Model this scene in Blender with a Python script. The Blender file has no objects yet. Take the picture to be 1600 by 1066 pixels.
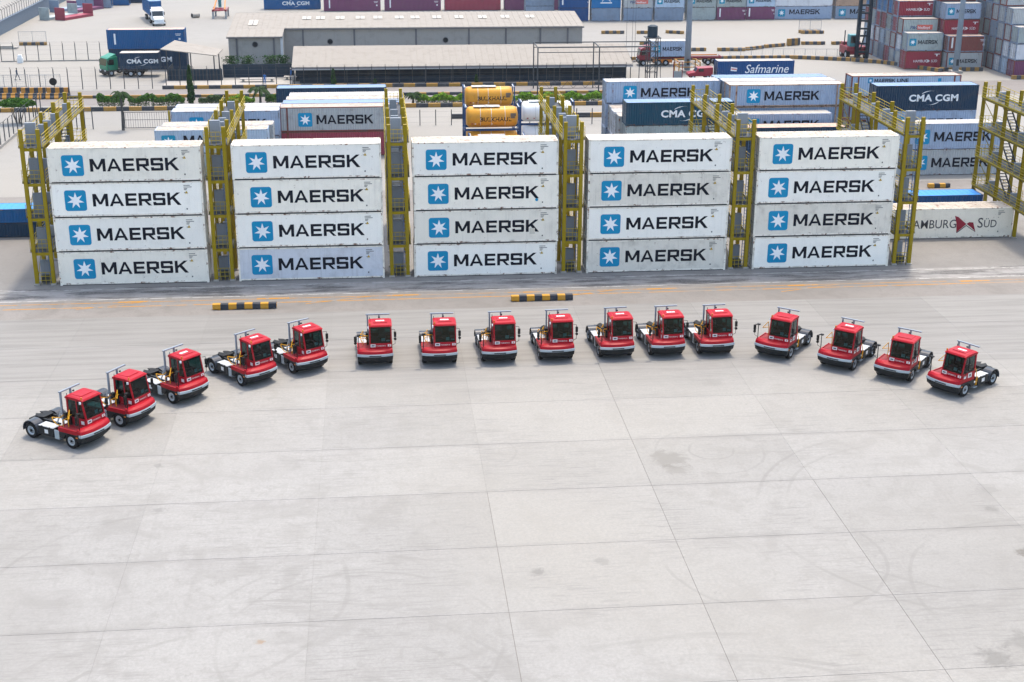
import bpy, bmesh, math, random
from mathutils import Vector, Matrix
R = math.radians
rnd = random.Random(7)
scene = bpy.context.scene
COL = scene.collection

# ------------------------------------------------------------------ camera, sky, sun, exposure
cam_d = bpy.data.cameras.new('camera')
cam = bpy.data.objects.new('camera', cam_d); COL.objects.link(cam)
cam_d.sensor_width = 36.0; cam_d.lens = 2182.5 / 1600 * 36.0
cam_d.clip_start = 0.5; cam_d.clip_end = 4000
cam.location = (-2.939, -114.061, 35.15)
_yaw, _pitch, _roll = R(5.618), R(19.76), R(0.283)
_f = Vector((math.sin(_yaw)*math.cos(_pitch), math.cos(_yaw)*math.cos(_pitch), -math.sin(_pitch)))
_r = Vector((math.cos(_yaw), -math.sin(_yaw), 0)); _u = _r.cross(_f)
_r2 = _r*math.cos(_roll)+_u*math.sin(_roll); _u2 = -_r*math.sin(_roll)+_u*math.cos(_roll)
cam.rotation_euler = Matrix((_r2, _u2, -_f)).transposed().to_euler()
scene.camera = cam

SUN_EL, SUN_AZ = R(70), R(22)
world = bpy.data.worlds.new('World'); scene.world = world; world.use_nodes = True
wn = world.node_tree.nodes; wl = world.node_tree.links
bg = wn['Background']
sky = wn.new('ShaderNodeTexSky'); sky.sky_type = 'NISHITA'; sky.sun_disc = False
sky.sun_elevation = SUN_EL; sky.sun_rotation = SUN_AZ
sky.air_density = 1.3; sky.dust_density = 3.6; sky.ozone_density = 0.2
wl.new(sky.outputs[0], bg.inputs[0]); bg.inputs[1].default_value = 0.15
sun_d = bpy.data.lights.new('sun', 'SUN'); sun_d.energy = 1.3; sun_d.angle = R(4.5); sun_d.color = (1.0, 0.90, 0.76)
sun = bpy.data.objects.new('sun', sun_d); COL.objects.link(sun)
sun.rotation_euler = Vector((math.sin(SUN_AZ)*math.cos(SUN_EL), math.cos(SUN_AZ)*math.cos(SUN_EL), math.sin(SUN_EL))).to_track_quat('Z', 'Y').to_euler()
scene.view_settings.view_transform = 'Standard'; scene.view_settings.look = 'None'
scene.view_settings.gamma = 1.0; scene.view_settings.use_curve_mapping = False
scene.view_settings.exposure = 1.42
scene.render.engine = 'CYCLES'
scene.cycles.max_bounces = 6; scene.cycles.diffuse_bounces = 3; scene.cycles.glossy_bounces = 3
scene.cycles.transparent_max_bounces = 8; scene.cycles.use_denoising = True

# ------------------------------------------------------------------ materials
def lin(h):
    h = h.lstrip('#'); c = [int(h[i:i+2], 16)/255 for i in (0, 2, 4)]
    return tuple(x/12.92 if x <= .04045 else ((x+.055)/1.055)**2.4 for x in c) + (1,)
MATS = {}
def nodes_of(name):
    m = bpy.data.materials.new(name); m.use_nodes = True
    nt = m.node_tree; b = nt.nodes['Principled BSDF']
    return m, nt, b
def N(nt, t, **kw):
    n = nt.nodes.new(t)
    for k, v in kw.items():
        if k.startswith('i_'):
            key = k[2:]; n.inputs[int(key) if key.isdigit() else key].default_value = v
        else: setattr(n, k, v)
    return n
def mathn(nt, op, a, b=None, clamp=False):
    n = nt.nodes.new('ShaderNodeMath'); n.operation = op; n.use_clamp = clamp
    for i, x in enumerate((a, b)):
        if x is None: continue
        if isinstance(x, (int, float)): n.inputs[i].default_value = x
        else: nt.links.new(x, n.inputs[i])
    return n.outputs[0]
def mix(nt, fac, a, b, mode='MIX'):
    n = nt.nodes.new('ShaderNodeMix'); n.data_type = 'RGBA'; n.blend_type = mode
    for i, x in ((0, fac), (6, a), (7, b)):
        if isinstance(x, (int, float, tuple)): n.inputs[i].default_value = x
        else: nt.links.new(x, n.inputs[i])
    return n.outputs[2]
def ramp(nt, x, lo, hi, smooth=True):
    n = nt.nodes.new('ShaderNodeMapRange'); n.interpolation_type = 'SMOOTHSTEP' if smooth else 'LINEAR'
    n.inputs[1].default_value = lo; n.inputs[2].default_value = hi
    nt.links.new(x, n.inputs[0]); return n.outputs[0]
def coords(nt, scale=(1, 1, 1), vary=True, world_space=False):
    if world_space:
        s = N(nt, 'ShaderNodeNewGeometry').outputs['Position']
    else:
        s = N(nt, 'ShaderNodeTexCoord').outputs['Object']
    mp = N(nt, 'ShaderNodeMapping'); mp.inputs['Scale'].default_value = scale
    nt.links.new(s, mp.inputs[0])
    if vary and not world_space:
        oi = N(nt, 'ShaderNodeObjectInfo'); k = mathn(nt, 'MULTIPLY', oi.outputs['Random'], 91.0)
        cx = N(nt, 'ShaderNodeCombineXYZ'); nt.links.new(k, cx.inputs[0]); nt.links.new(k, cx.inputs[1])
        nt.links.new(cx.outputs[0], mp.inputs['Location'])
    return mp.outputs[0]
def noise(nt, vec, scale, detail=4, rough=.55, dist=0):
    n = N(nt, 'ShaderNodeTexNoise'); n.inputs['Scale'].default_value = scale; n.inputs['Detail'].default_value = detail
    n.inputs['Roughness'].default_value = rough; n.inputs['Distortion'].default_value = dist
    nt.links.new(vec, n.inputs['Vector']); return n.outputs['Fac']
def paint(name, col, rough=.5, dirt=.25, rust=0.0, metal=0.0, coat=0.0, tone=.06, dirtcol='#5a5148', streak=True, spec=.2):
    """painted metal: base colour, soft soiling, vertical streaks and rust blotches in object space"""
    if name in MATS: return MATS[name]
    m, nt, b = nodes_of(name)
    c = lin(col) if isinstance(col, str) else col
    v = coords(nt)
    oi = N(nt, 'ShaderNodeObjectInfo')
    tn = mathn(nt, 'MULTIPLY_ADD', oi.outputs['Random'], 2*tone); nt.nodes[-1].inputs[2].default_value = 1-tone
    hs = N(nt, 'ShaderNodeHueSaturation'); hs.inputs['Color'].default_value = c; nt.links.new(tn, hs.inputs['Value'])
    out = hs.outputs[0]
    if dirt > 0:
        n1 = noise(nt, v, .9, 5, .6)
        f = mathn(nt, 'MULTIPLY', ramp(nt, n1, .45, .8), dirt)
        out = mix(nt, f, out, lin(dirtcol))
        if streak:
            vs = coords(nt, (5.5, 5.5, .22))
            n2 = noise(nt, vs, 1.0, 3, .6)
            f2 = mathn(nt, 'MULTIPLY', ramp(nt, n2, .55, .8), dirt*.9)
            out = mix(nt, f2, out, lin(dirtcol))
    if rust > 0:
        n3 = noise(nt, v, 2.6, 6, .68)
        f3 = mathn(nt, 'MULTIPLY', ramp(nt, n3, .64-.12*rust, .73-.1*rust), min(1, .55+rust*.4))
        out = mix(nt, f3, out, lin('#6b3a1e'))
    nt.links.new(out, b.inputs['Base Color'])
    b.inputs['Roughness'].default_value = rough; b.inputs['Metallic'].default_value = metal; b.inputs['Specular IOR Level'].default_value = spec
    if coat: b.inputs['Coat Weight'].default_value = coat; b.inputs['Coat Roughness'].default_value = .08
    MATS[name] = m; return m
def plain(name, col, rough=.6, metal=0.0, emit=0):
    if name in MATS: return MATS[name]
    m, nt, b = nodes_of(name)
    v = coords(nt); n1 = noise(nt, v, 3.0, 3)
    c = lin(col)
    out = mix(nt, ramp(nt, n1, .3, .8), c, tuple(x*.82 for x in c[:3])+(1,))
    nt.links.new(out, b.inputs['Base Color'])
    b.inputs['Roughness'].default_value = rough; b.inputs['Metallic'].default_value = metal; b.inputs['Specular IOR Level'].default_value = .25
    MATS[name] = m; return m
def glassm(name, tint, gloss=.35):
    if name in MATS: return MATS[name]
    m, nt, b = nodes_of(name); nt.nodes.remove(b)
    o = nt.nodes['Material Output']
    t = N(nt, 'ShaderNodeBsdfTransparent'); t.inputs[0].default_value = lin(tint)
    g = N(nt, 'ShaderNodeBsdfGlossy'); g.inputs['Roughness'].default_value = .04; g.inputs[0].default_value = (.9, .95, .95, 1)
    lw = N(nt, 'ShaderNodeLayerWeight'); lw.inputs[0].default_value = .5
    fr = mathn(nt, 'MULTIPLY_ADD', mathn(nt, 'POWER', lw.outputs['Facing'], 4.0), .85); 
    for q in nt.nodes:
        if q.type == 'MATH' and q.operation == 'MULTIPLY_ADD': q.inputs[2].default_value = gloss*.15
    mx = N(nt, 'ShaderNodeMixShader'); nt.links.new(fr, mx.inputs[0])
    nt.links.new(t.outputs[0], mx.inputs[1]); nt.links.new(g.outputs[0], mx.inputs[2]); nt.links.new(mx.outputs[0], o.inputs[0])
    MATS[name] = m; return m

def concrete(name, base, dark, marks=False, warm=None, tone=.05, stain=.5, smear=0, joints=False, traffic=False):
    m, nt, b = nodes_of(name)
    P = N(nt, 'ShaderNodeNewGeometry').outputs['Position']
    oi = N(nt, 'ShaderNodeObjectInfo')
    big = noise(nt, P, .045, 4, .6, .6); mid = noise(nt, P, .33, 5, .65, .8); fine = noise(nt, P, 6.0, 4, .7)
    mp = N(nt, 'ShaderNodeMapping'); mp.inputs['Scale'].default_value = (.09, 1.6, 1); nt.links.new(P, mp.inputs[0])
    swp = noise(nt, mp.outputs[0], 1.0, 4, .65)
    mp2 = N(nt, 'ShaderNodeMapping'); mp2.inputs['Scale'].default_value = (2.6, .12, 1); mp2.inputs['Rotation'].default_value = (0, 0, R(6)); nt.links.new(P, mp2.inputs[0])
    brm = noise(nt, mp2.outputs[0], 1.0, 4, .7)
    c = mix(nt, mathn(nt, 'MULTIPLY', ramp(nt, big, .35, .7), .55), lin(base), lin(dark))
    c = mix(nt, mathn(nt, 'MULTIPLY', ramp(nt, mid, .46, .68), stain*.7), c, lin(dark))
    mott = noise(nt, P, 1.3, 6, .75, .5)
    c = mix(nt, mathn(nt, 'MULTIPLY', ramp(nt, mott, .5, .68), stain*.7), c, lin(dark))
    c = mix(nt, mathn(nt, 'MULTIPLY', ramp(nt, swp, .5, .8), stain*.55), c, lin(dark))
    c = mix(nt, mathn(nt, 'MULTIPLY', ramp(nt, brm, .52, .8), stain*.45), c, lin(dark))
    if warm:
        wv = noise(nt, P, .02, 2)
        c = mix(nt, mathn(nt, 'MULTIPLY', ramp(nt, wv, .4, .65), .6), c, lin(warm))
    spots = noise(nt, P, .55, 6, .8)
    c = mix(nt, mathn(nt, 'MULTIPLY', ramp(nt, spots, .64, .70), .5), c, lin('#7c7a76'))
    if marks:
        for cx, cy, r, w, k in ((11.37, -72.03, 13.96, .3, .5), (11.0, -72.4, 12.2, .28, .4), (10.57, -76.55, 16.69, .33, .5), (10.3, -76.8, 18.5, .26, .35), (-4.35, -57.37, 6.63, .2, .45), (-4.1, -57.6, 8.5, .2, .35),
                             (-8.59, -66.61, 11.14, .26, .5), (-8.8, -66.3, 13.1, .24, .4), (16.92, -37.36, 1.39, .16, .5), (16.8, -37.5, 3.3, .18, .3), (28.81, -46.96, 11.15, .22, .45), (28.6, -46.6, 9.2, .2, .35),
                             (17.03, -50.86, 5.81, .2, .4), (-14.0, -52.0, 9.0, .24, .4), (3.0, -36.5, 2.0, .16, .3), (31.0, -56.0, 8.0, .22, .35)):
            d = N(nt, 'ShaderNodeVectorMath', operation='DISTANCE'); nt.links.new(P, d.inputs[0]); d.inputs[1].default_value = (cx, cy, 0)
            wob = mathn(nt, 'MULTIPLY', mathn(nt, 'SUBTRACT', mid, .5), .5)
            e = mathn(nt, 'ABSOLUTE', mathn(nt, 'ADD', mathn(nt, 'SUBTRACT', d.outputs['Value'], r), wob))
            band = ramp(nt, e, w*.62, w*.3)
            f = mathn(nt, 'MULTIPLY', mathn(nt, 'MULTIPLY', band, ramp(nt, noise(nt, P, .16, 3, .6), .40, .62)), k*.85)
            c = mix(nt, f, c, lin('#84827c'))
    if smear:
        m3 = N(nt, 'ShaderNodeMapping'); m3.inputs['Scale'].default_value = (.16, 1.1, 1); nt.links.new(P, m3.inputs[0])
        sm = noise(nt, m3.outputs[0], 1.0, 7, .72, .4)
        c = mix(nt, mathn(nt, 'MULTIPLY', ramp(nt, sm, .45, .58), smear), c, lin('#3f3e3d'))
        m4 = N(nt, 'ShaderNodeMapping'); m4.inputs['Scale'].default_value = (.3, .9, 1); m4.inputs['Location'].default_value = (9, 4, 0); nt.links.new(P, m4.inputs[0])
        sm2 = noise(nt, m4.outputs[0], 1.0, 6, .7, .4)
        c = mix(nt, mathn(nt, 'MULTIPLY', ramp(nt, sm2, .52, .64), smear*.7), c, lin('#a8aaa9'))
    if joints:   # grime carried along the cast joints
        sp = N(nt, 'ShaderNodeSeparateXYZ'); nt.links.new(P, sp.inputs[0])
        dj = mathn(nt, 'PINGPONG', mathn(nt, 'ADD', sp.outputs[1], 35.35+66.5), 3.325)
        gj = noise(nt, mp.outputs[0], .8, 5, .7)
        f = mathn(nt, 'MULTIPLY', mathn(nt, 'MULTIPLY', ramp(nt, dj, .45, .02), ramp(nt, gj, .44, .62)), .38)
        c = mix(nt, f, c, lin('#817f79'))
        # fine drag scuffs
        for ang, sc in ((35, (.5, 7, 1)), (-28, (.45, 6, 1)), (80, (.5, 8, 1))):
            m5 = N(nt, 'ShaderNodeMapping'); m5.inputs['Rotation'].default_value = (0, 0, R(ang)); m5.inputs['Scale'].default_value = sc; nt.links.new(P, m5.inputs[0])
            sc_n = noise(nt, m5.outputs[0], .8, 5, .75, .3)
            f = mathn(nt, 'MULTIPLY', mathn(nt, 'MULTIPLY', ramp(nt, sc_n, .53, .66), ramp(nt, noise(nt, P, .11, 3, .6), .42, .58)), .55)
            c = mix(nt, f, c, lin('#85837f'))
    if traffic:
        for cx, cy, rr, k, cl in ((14.0, -38.4, 1.5, .6, '#7e7a70'), (14.2, -40.0, 1.0, .5, '#7e7a70'), (4.6, -51.5, .5, .7, '#77756f'), (30.4, -51.6, .7, .8, '#6c665c'), (8.0, -50.7, .45, .4, '#77756f'), (24.6, -61.2, 1.0, .7, '#77756f'), (26.6, -60.2, 1.3, .6, '#7c7a74'),
                                  (-9.0, -56.9, .3, .8, '#9a7a52'), (-16.4, -36.8, .35, .6, '#7e7c78'), (-15.6, -42.8, .35, .6, '#7e7c78'), (30.6, -46.6, .5, .6, '#77756f'), (19.6, -26.3, .9, .4, '#85827b'), (-18, -30, 2.2, .3, '#8b867d'), (31.5, -44.2, .8, .4, '#77756f'), (2, -27, 2.5, .25, '#8b867d'), (-8, -46, 1.2, .3, '#85827b')):
            d = N(nt, 'ShaderNodeVectorMath', operation='DISTANCE'); nt.links.new(P, d.inputs[0]); d.inputs[1].default_value = (cx, cy, 0)
            e = mathn(nt, 'ADD', d.outputs['Value'], mathn(nt, 'MULTIPLY', mathn(nt, 'SUBTRACT', mott, .5), rr*3.2))
            c = mix(nt, mathn(nt, 'MULTIPLY', ramp(nt, e, rr, rr*.35), k), c, lin(cl))
    if traffic:   # soiled travel lane in front of the racks, fading out raggedly
        sp2 = N(nt, 'ShaderNodeSeparateXYZ'); nt.links.new(P, sp2.inputs[0])
        wob = mathn(nt, 'MULTIPLY', mathn(nt, 'SUBTRACT', noise(nt, P, .07, 4, .6), .5), 14.0)
        wob2 = mathn(nt, 'MULTIPLY', mathn(nt, 'SUBTRACT', noise(nt, mp.outputs[0], .5, 5, .6), .5), 6.0)
        tf = ramp(nt, mathn(nt, 'ADD', mathn(nt, 'ADD', sp2.outputs[1], wob), wob2), -27.5, -20.5)
        c = mix(nt, mathn(nt, 'MULTIPLY', tf, .85), c, mix(nt, ramp(nt, swp, .38, .68), lin('#9a9893'), lin('#807e79')))
    # hairline grain
    c = mix(nt, .55, c, mix(nt, ramp(nt, fine, .3, .7), c, tuple(x*.7 for x in lin(base)[:3])+(1,)))
    hs = N(nt, 'ShaderNodeHueSaturation'); nt.links.new(c, hs.inputs['Color'])
    tn = mathn(nt, 'MULTIPLY_ADD', oi.outputs['Random'], 2*tone*.595); nt.nodes[-1].inputs[2].default_value = (1-tone)*.595
    nt.links.new(tn, hs.inputs['Value'])
    hs.inputs['Saturation'].default_value = 1.0
    nt.links.new(hs.outputs[0], b.inputs['Base Color'])
    b.inputs['Roughness'].default_value = .85
    bp = N(nt, 'ShaderNodeBump'); bp.inputs['Strength'].default_value = .12; bp.inputs['Distance'].default_value = .02
    nt.links.new(fine, bp.inputs['Height']); nt.links.new(bp.outputs[0], b.inputs['Normal'])
    MATS[name] = m; return m

def worn_line(name, col, wear=.5):
    m, nt, b = nodes_of(name)
    P = N(nt, 'ShaderNodeNewGeometry').outputs['Position']
    n1 = noise(nt, P, .8, 6, .75); n2 = noise(nt, P, .12, 2)
    f = mathn(nt, 'MAXIMUM', ramp(nt, n1, .62-wear*.3, .72-wear*.25), ramp(nt, n2, .5, .75))
    c = mix(nt, f, lin(col), lin('#7c7872'))
    nt.links.new(c, b.inputs['Base Color']); b.inputs['Roughness'].default_value = .8
    MATS[name] = m; return m

def leafm(name, a, bcol):
    m, nt, b = nodes_of(name)
    P = N(nt, 'ShaderNodeNewGeometry').outputs['Position']
    n1 = noise(nt, P, 2.2, 4, .7)
    c = mix(nt, ramp(nt, n1, .35, .65), lin(a), lin(bcol))
    nt.links.new(c, b.inputs['Base Color']); b.inputs['Roughness'].default_value = .7; b.inputs['Specular IOR Level'].default_value = .12
    MATS[name] = m; return m

def checker_paint(name, a, bcol, period, axis=0, dirt=.3):
    """alternating painted blocks along a kerb or barrier (object space)"""
    m, nt, b = nodes_of(name)
    tc = N(nt, 'ShaderNodeTexCoord'); sp = N(nt, 'ShaderNodeSeparateXYZ'); nt.links.new(tc.outputs['Object'], sp.inputs[0])
    k = mathn(nt, 'MODULO', sp.outputs[axis], period*2)
    f = ramp(nt, k, period-.008, period+.008, False)
    c = mix(nt, f, lin(a), lin(bcol))
    v = coords(nt); n1 = noise(nt, v, 2.0, 5, .65)
    c = mix(nt, mathn(nt, 'MULTIPLY', ramp(nt, n1, .5, .75), dirt), c, lin('#8a8276'))
    nt.links.new(c, b.inputs['Base Color']); b.inputs['Roughness'].default_value = .65
    MATS[name] = m; return m

# ------------------------------------------------------------------ mesh helpers
class MB:
    def __init__(s): s.v = []; s.f = []; s.m = []
    def add(s, vs, fs, m=0):
        k = len(s.v); s.v += [tuple(p) for p in vs]
        for f in fs: s.f.append(tuple(i+k for i in f)); s.m.append(m)
        return s
    def box(s, x0, y0, z0, x1, y1, z1, m=0):
        vs = [(x0, y0, z0), (x1, y0, z0), (x1, y1, z0), (x0, y1, z0), (x0, y0, z1), (x1, y0, z1), (x1, y1, z1), (x0, y1, z1)]
        return s.add(vs, [(0, 3, 2, 1), (4, 5, 6, 7), (0, 1, 5, 4), (1, 2, 6, 5), (2, 3, 7, 6), (3, 0, 4, 7)], m)
    def loft(s, a, b, m=0, caps=True):
        n = len(a); fs = [(i, (i+1) % n, n+(i+1) % n, n+i) for i in range(n)]
        if caps: fs += [tuple(range(n-1, -1, -1)), tuple(range(n, 2*n))]
        return s.add(list(a)+list(b), fs, m)
    def ext(s, poly, axis, a, b, m=0):
        def p(q, t):
            return {'x': (t, q[0], q[1]), 'y': (q[0], t, q[1]), 'z': (q[0], q[1], t)}[axis]
        return s.loft([p(q, a) for q in poly], [p(q, b) for q in poly], m)
    def cyl(s, p0, p1, r0, r1=None, n=10, m=0, caps=True):
        p0, p1 = Vector(p0), Vector(p1); r1 = r0 if r1 is None else r1
        d = (p1-p0).normalized(); t = Vector((0, 0, 1)) if abs(d.z) < .9 else Vector((1, 0, 0))
        a = d.cross(t).normalized(); b = d.cross(a)
        A = [p0+(a*math.cos(6.2832*i/n)+b*math.sin(6.2832*i/n))*r0 for i in range(n)]
        B = [p1+(a*math.cos(6.2832*i/n)+b*math.sin(6.2832*i/n))*r1 for i in range(n)]
        return s.loft(A, B, m, caps)
    def tube(s, pts, r, n=6, m=0):
        for a, b in zip(pts[:-1], pts[1:]): s.cyl(a, b, r, None, n, m)
        return s
    def bar(s, p0, p1, w, h=None, m=0):
        """square bar between two points"""
        p0, p1 = Vector(p0), Vector(p1); h = w if h is None else h
        d = (p1-p0).normalized(); t = Vector((0, 0, 1)) if abs(d.z) < .95 else Vector((0, 1, 0))
        a = d.cross(t).normalized()*w/2; b = d.cross(a).normalized()*h/2
        q = [a+b, a-b, -a-b, -a+b]
        return s.loft([p0+k for k in q], [p1+k for k in q], m)
    def quad(s, a, b, c, d, m=0): return s.add([a, b, c, d], [(0, 1, 2, 3)], m)
    def mesh(s, name, bevel=0, smooth=False, mats=None):
        me = bpy.data.meshes.new(name); me.from_pydata(s.v, [], s.f)
        for p, k in zip(me.polygons, s.m): p.material_index = k
        bm = bmesh.new(); bm.from_mesh(me)
        bmesh.ops.recalc_face_normals(bm, faces=bm.faces)
        if bevel:
            es = [e for e in bm.edges if len(e.link_faces) == 2 and e.calc_face_angle(0) > .5]
            bmesh.ops.bevel(bm, geom=es, offset=bevel, segments=2, profile=.5, affect='EDGES', clamp_overlap=True)
        bm.to_mesh(me); bm.free()
        if smooth:
            for p in me.polygons: p.use_smooth = True
        for mt in (mats or [None]): me.materials.append(mt)
        return me
def put(name, me, mat=None, parent=None, loc=(0, 0, 0), rot=(0, 0, 0), scale=None, label=None):
    o = bpy.data.objects.new(name, me); COL.objects.link(o)
    if mat is not None:
        o.material_slots[0].link = 'OBJECT'; o.material_slots[0].material = mat
    o.location = loc; o.rotation_euler = rot
    if scale: o.scale = scale
    if parent: o.parent = parent
    if label: o['label'] = label
    if name in ('number_marking', 'foliage', 'crown'): o['kind'] = 'stuff'
    return o
def part(name, mb, mat, parent, bevel=0, smooth=False, loc=(0, 0, 0), rot=(0, 0, 0), label=None):
    if isinstance(mat, list): return put(name, mb.mesh(name, bevel, smooth, mat), None, parent, loc, rot, None, label)
    return put(name, mb.mesh(name, bevel, smooth), mat, parent, loc, rot, None, label)
def tag(o, label, cat, group=None):
    o['label'] = label; o['category'] = cat
    if group: o['group'] = group
    return o
def thing(name, label, cat, loc=(0, 0, 0), rz=0, group=None):
    o = bpy.data.objects.new(name, None); COL.objects.link(o)
    o.empty_display_size = .3
    o.location = loc; o.rotation_euler = (0, 0, rz)
    return tag(o, label, cat, group)
def struct(o, kind='structure'): o['kind'] = kind; return o
def copy_tree(o, parent=None):
    c = o.copy(); COL.objects.link(c); c.parent = parent
    for ch in list(o.children): copy_tree(ch, c)
    return c
CACHE = {}
def cached(key, fn):
    if key not in CACHE: CACHE[key] = fn()
    return CACHE[key]
def text_mesh(txt, h, bold=.0, shear=0.0, sx=1.0, space=1.0):
    """flat lettering in the XZ plane facing -Y, left aligned on the base line"""
    def mk():
        cu = bpy.data.curves.new('lettering', 'FONT'); cu.body = txt; cu.size = h/.72; cu.offset = bold*h; cu.shear = shear
        cu.space_character = space; cu.resolution_u = 3
        o = bpy.data.objects.new('lettering', cu); COL.objects.link(o)
        dg = bpy.context.evaluated_depsgraph_get(); me = bpy.data.meshes.new_from_object(o.evaluated_get(dg))
        bpy.data.objects.remove(o); bpy.data.curves.remove(cu)
        for v in me.vertices: v.co = (v.co.x*sx, 0, v.co.y)
        me.name = 'lettering'
        me.materials.clear(); me.materials.append(None)
        return me
    return cached(('txt', txt, h, bold, shear, sx, space), mk)
def star_letters(w, h):
    """the wide geometric capitals M A E R S K as cut strokes"""
    def mk():
        mb = MB(); k = [0]
        t = .245
        def q(*p):
            k[0] += 1; y = -.0006*(k[0] % 7)
            mb.add([(a[0], y, a[1]) for a in p], [tuple(range(len(p)))])
        x = 0
        def bx(a, b, c, d): q((x+a, b), (x+c, b), (x+c, d), (x+a, d))
        # M
        bx(0, 0, t, 1); bx(1.0, 0, 1.0+t, 1); m = .605
        q((x, 1), (x+t*1.15, 1), (x+m+.10, .16), (x+m-.10, .16)); q((x+1.0+t, 1), (x+1.0-t*.15, 1), (x+m-.10, .16), (x+m+.10, .16)); x += 1.21+.13
        # A
        q((x, 0), (x+.235, 0), (x+.67, 1), (x+.49, 1)); q((x+1.16, 0), (x+.925, 0), (x+.49, 1), (x+.67, 1)); q((x+.24, .2), (x+.92, .2), (x+.86, .37), (x+.30, .37)); x += 1.16+.14
        # E
        bx(0, 0, t, 1); bx(t, 0, .92, .2); bx(t, .4, .86, .6); bx(t, .8, .92, 1); x += .92+.16
        # R
        bx(0, 0, t, 1); bx(t, .8, .86, 1); bx(t, .34, .86, .54); bx(.77, .38, 1.02, .95); q((x+.42, .37), (x+.66, .37), (x+1.04, 0), (x+.78, 0)); x += 1.04+.12
        # S
        bx(.05, .8, .98, 1); bx(.05, .4, .95, .6); bx(.02, 0, .95, .2); bx(0, .45, t, .95); bx(1.0-t, .05, 1.0, .55); bx(1.0-t, .72, 1.0, .9); bx(0, .1, t, .28); x += 1.0+.16
        # K
        bx(0, 0, t, 1); q((x+t, .38), (x+t, .60), (x+.78, 1), (x+1.08, 1)); q((x+.38, .50), (x+.58, .64), (x+1.12, 0), (x+.82, 0)); x += 1.12
        W = x
        mb.v = [(a*w/W, b, c*h) for a, b, c in mb.v]
        return mb.mesh('lettering')
    return cached(('maersk', w, h), mk)
def star_mesh(r):
    def mk():
        mb = MB(); n = 7; pts = []
        for i in range(2*n):
            a = math.pi/2+math.pi*i/n; q = r if i % 2 == 0 else r*.42
            pts.append((math.cos(a)*q, 0, math.sin(a)*q))
        for i in range(2*n): mb.add([(0, 0, 0), pts[i], pts[(i+1) % (2*n)]], [(0, 1, 2)])
        return mb.mesh('star')
    return cached(('star', r), mk)
def round_square(s_):
    def mk():
        mb = MB(); r = .12*s_; pts = []
        for cx, cz, a0 in ((s_/2-r, s_/2-r, 0), (-s_/2+r, s_/2-r, 90), (-s_/2+r, -s_/2+r, 180), (s_/2-r, -s_/2+r, 270)):
            for k in range(5): a = R(a0+k*22.5); pts.append((cx+r*math.cos(a), 0, cz+r*math.sin(a)))
        mb.add(pts, [tuple(range(len(pts)))]); return mb.mesh('logo_panel')
    return cached(('rsq', s_), mk)

# ------------------------------------------------------------------ the ground
concrete('yard', '#a7a59f', '#93918b', warm='#aca79c', stain=.45)
concrete('slabmat', '#adaca8', '#96948f', marks=True, tone=.05, stain=1.0, warm='#aeaa9f', joints=True, traffic=True)
concrete('slabwarm', '#a8a39d', '#928c84', marks=True, tone=.03, stain=.45)
concrete('slabold', '#9a9691', '#7c7771', tone=.03, stain=.9, joints=True)
concrete('apronmat', '#bab7b3', '#86847f', tone=.03, stain=.9, smear=.9)
concrete('rackbed', '#9d9a95', '#7f7b76', tone=.03, stain=.6)
concrete('lanemat', '#9b9690', '#7b766f', tone=.03, stain=.8)
concrete('roadmat', '#958f8a', '#807a75', tone=.03, stain=.6)
plain('joint', '#6d6a66', .9)
worn_line('white_line', '#a9a7a2', .6); worn_line('yellow_line', '#a5720f', .45)
def sheet(name, x0, y0, x1, y1, z, mat, kind='structure'):
    o = part(name, MB().quad((x0, y0, z), (x1, y0, z), (x1, y1, z), (x0, y1, z)), MATS[mat], None)
    return struct(o, kind)
sheet('ground', -1500, -700, 1500, 3000, 0, 'yard')
# the concrete apron in front, cast in bays
pave = sheet('apron_pavement', -82.0, -95.5, 90.0, -8.9, .004, 'joint')
XL = [12.3+9.55*k for k in range(-9, 9)]; YL = [-35.35-6.65*k for k in range(-4, 10)]
slab_me = {}
for i in range(len(XL)-1):
    for j in range(len(YL)-1):
        x0, x1 = XL[i], XL[i+1]; y1, y0 = YL[j], YL[j+1]
        if 'm' not in slab_me:
            slab_me['m'] = MB().box(.004, .011, .0045, 9.55-.003, 6.65-.011, .016).mesh('slab'); slab_me['w'] = MB().box(.026, .011, .0045, 9.55-.003, 6.65-.011, .016).mesh('slab')
        mat = 'slabmat'
        wl_ = (abs(x0-12.3) < .1 and y0 < -22) or (abs(x0-21.85) < .1 and y0 < -42) or (abs(x0-2.75) < .1 and y0 < -48); key = 'w' if wl_ else 'm'
        put('slab', slab_me[key], MATS[mat], pave, (x0, y0, 0))
GZ = .016   # top of the slabs
lane = sheet('truck_lane', -120, -8.75, 160, -4.05, .004, 'lanemat')
apron = sheet('rack_apron', -120, -4.05, 160, -0.9, .004, 'apronmat')
bed = sheet('rack_bed', -44, -.9, 74, 20.5, .004, 'rackbed')
sheet('service_road', -140, 84.6, 140, 97.0, .004, 'roadmat')
sheet('lane_behind_racks', -44, 20.5, 74, 31.5, .004, 'lanemat')
def line(name, x0, y0, x1, y1, w, mat, z=.009):
    d = Vector((x1-x0, y1-y0, 0)).normalized(); n = Vector((-d.y, d.x, 0))*w/2
    a, b = Vector((x0, y0, z)), Vector((x1, y1, z))
    o = part(name, MB().quad(a-n, b-n, b+n, a+n), MATS[mat], None); return struct(o)
line('white_edge_line', -90, -1.45, 120, -1.25, .14, 'white_line')
line('white_lane_line', -90, -4.45, 120, -3.55, .16, 'white_line')
line('yellow_lane_line', -90, -6.6, 120, -5.0, .16, 'yellow_line')
line('yellow_guide_line', -90, -5.2, 120, -4.6, .12, 'yellow_line', .0092)
for x in (-24, -13.0, -2.5, 8.7, 19, 31, 46): line('yellow_box_mark', x, -4.95, x+2.6, -4.9, .34, 'yellow_line', .0125)
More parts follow.
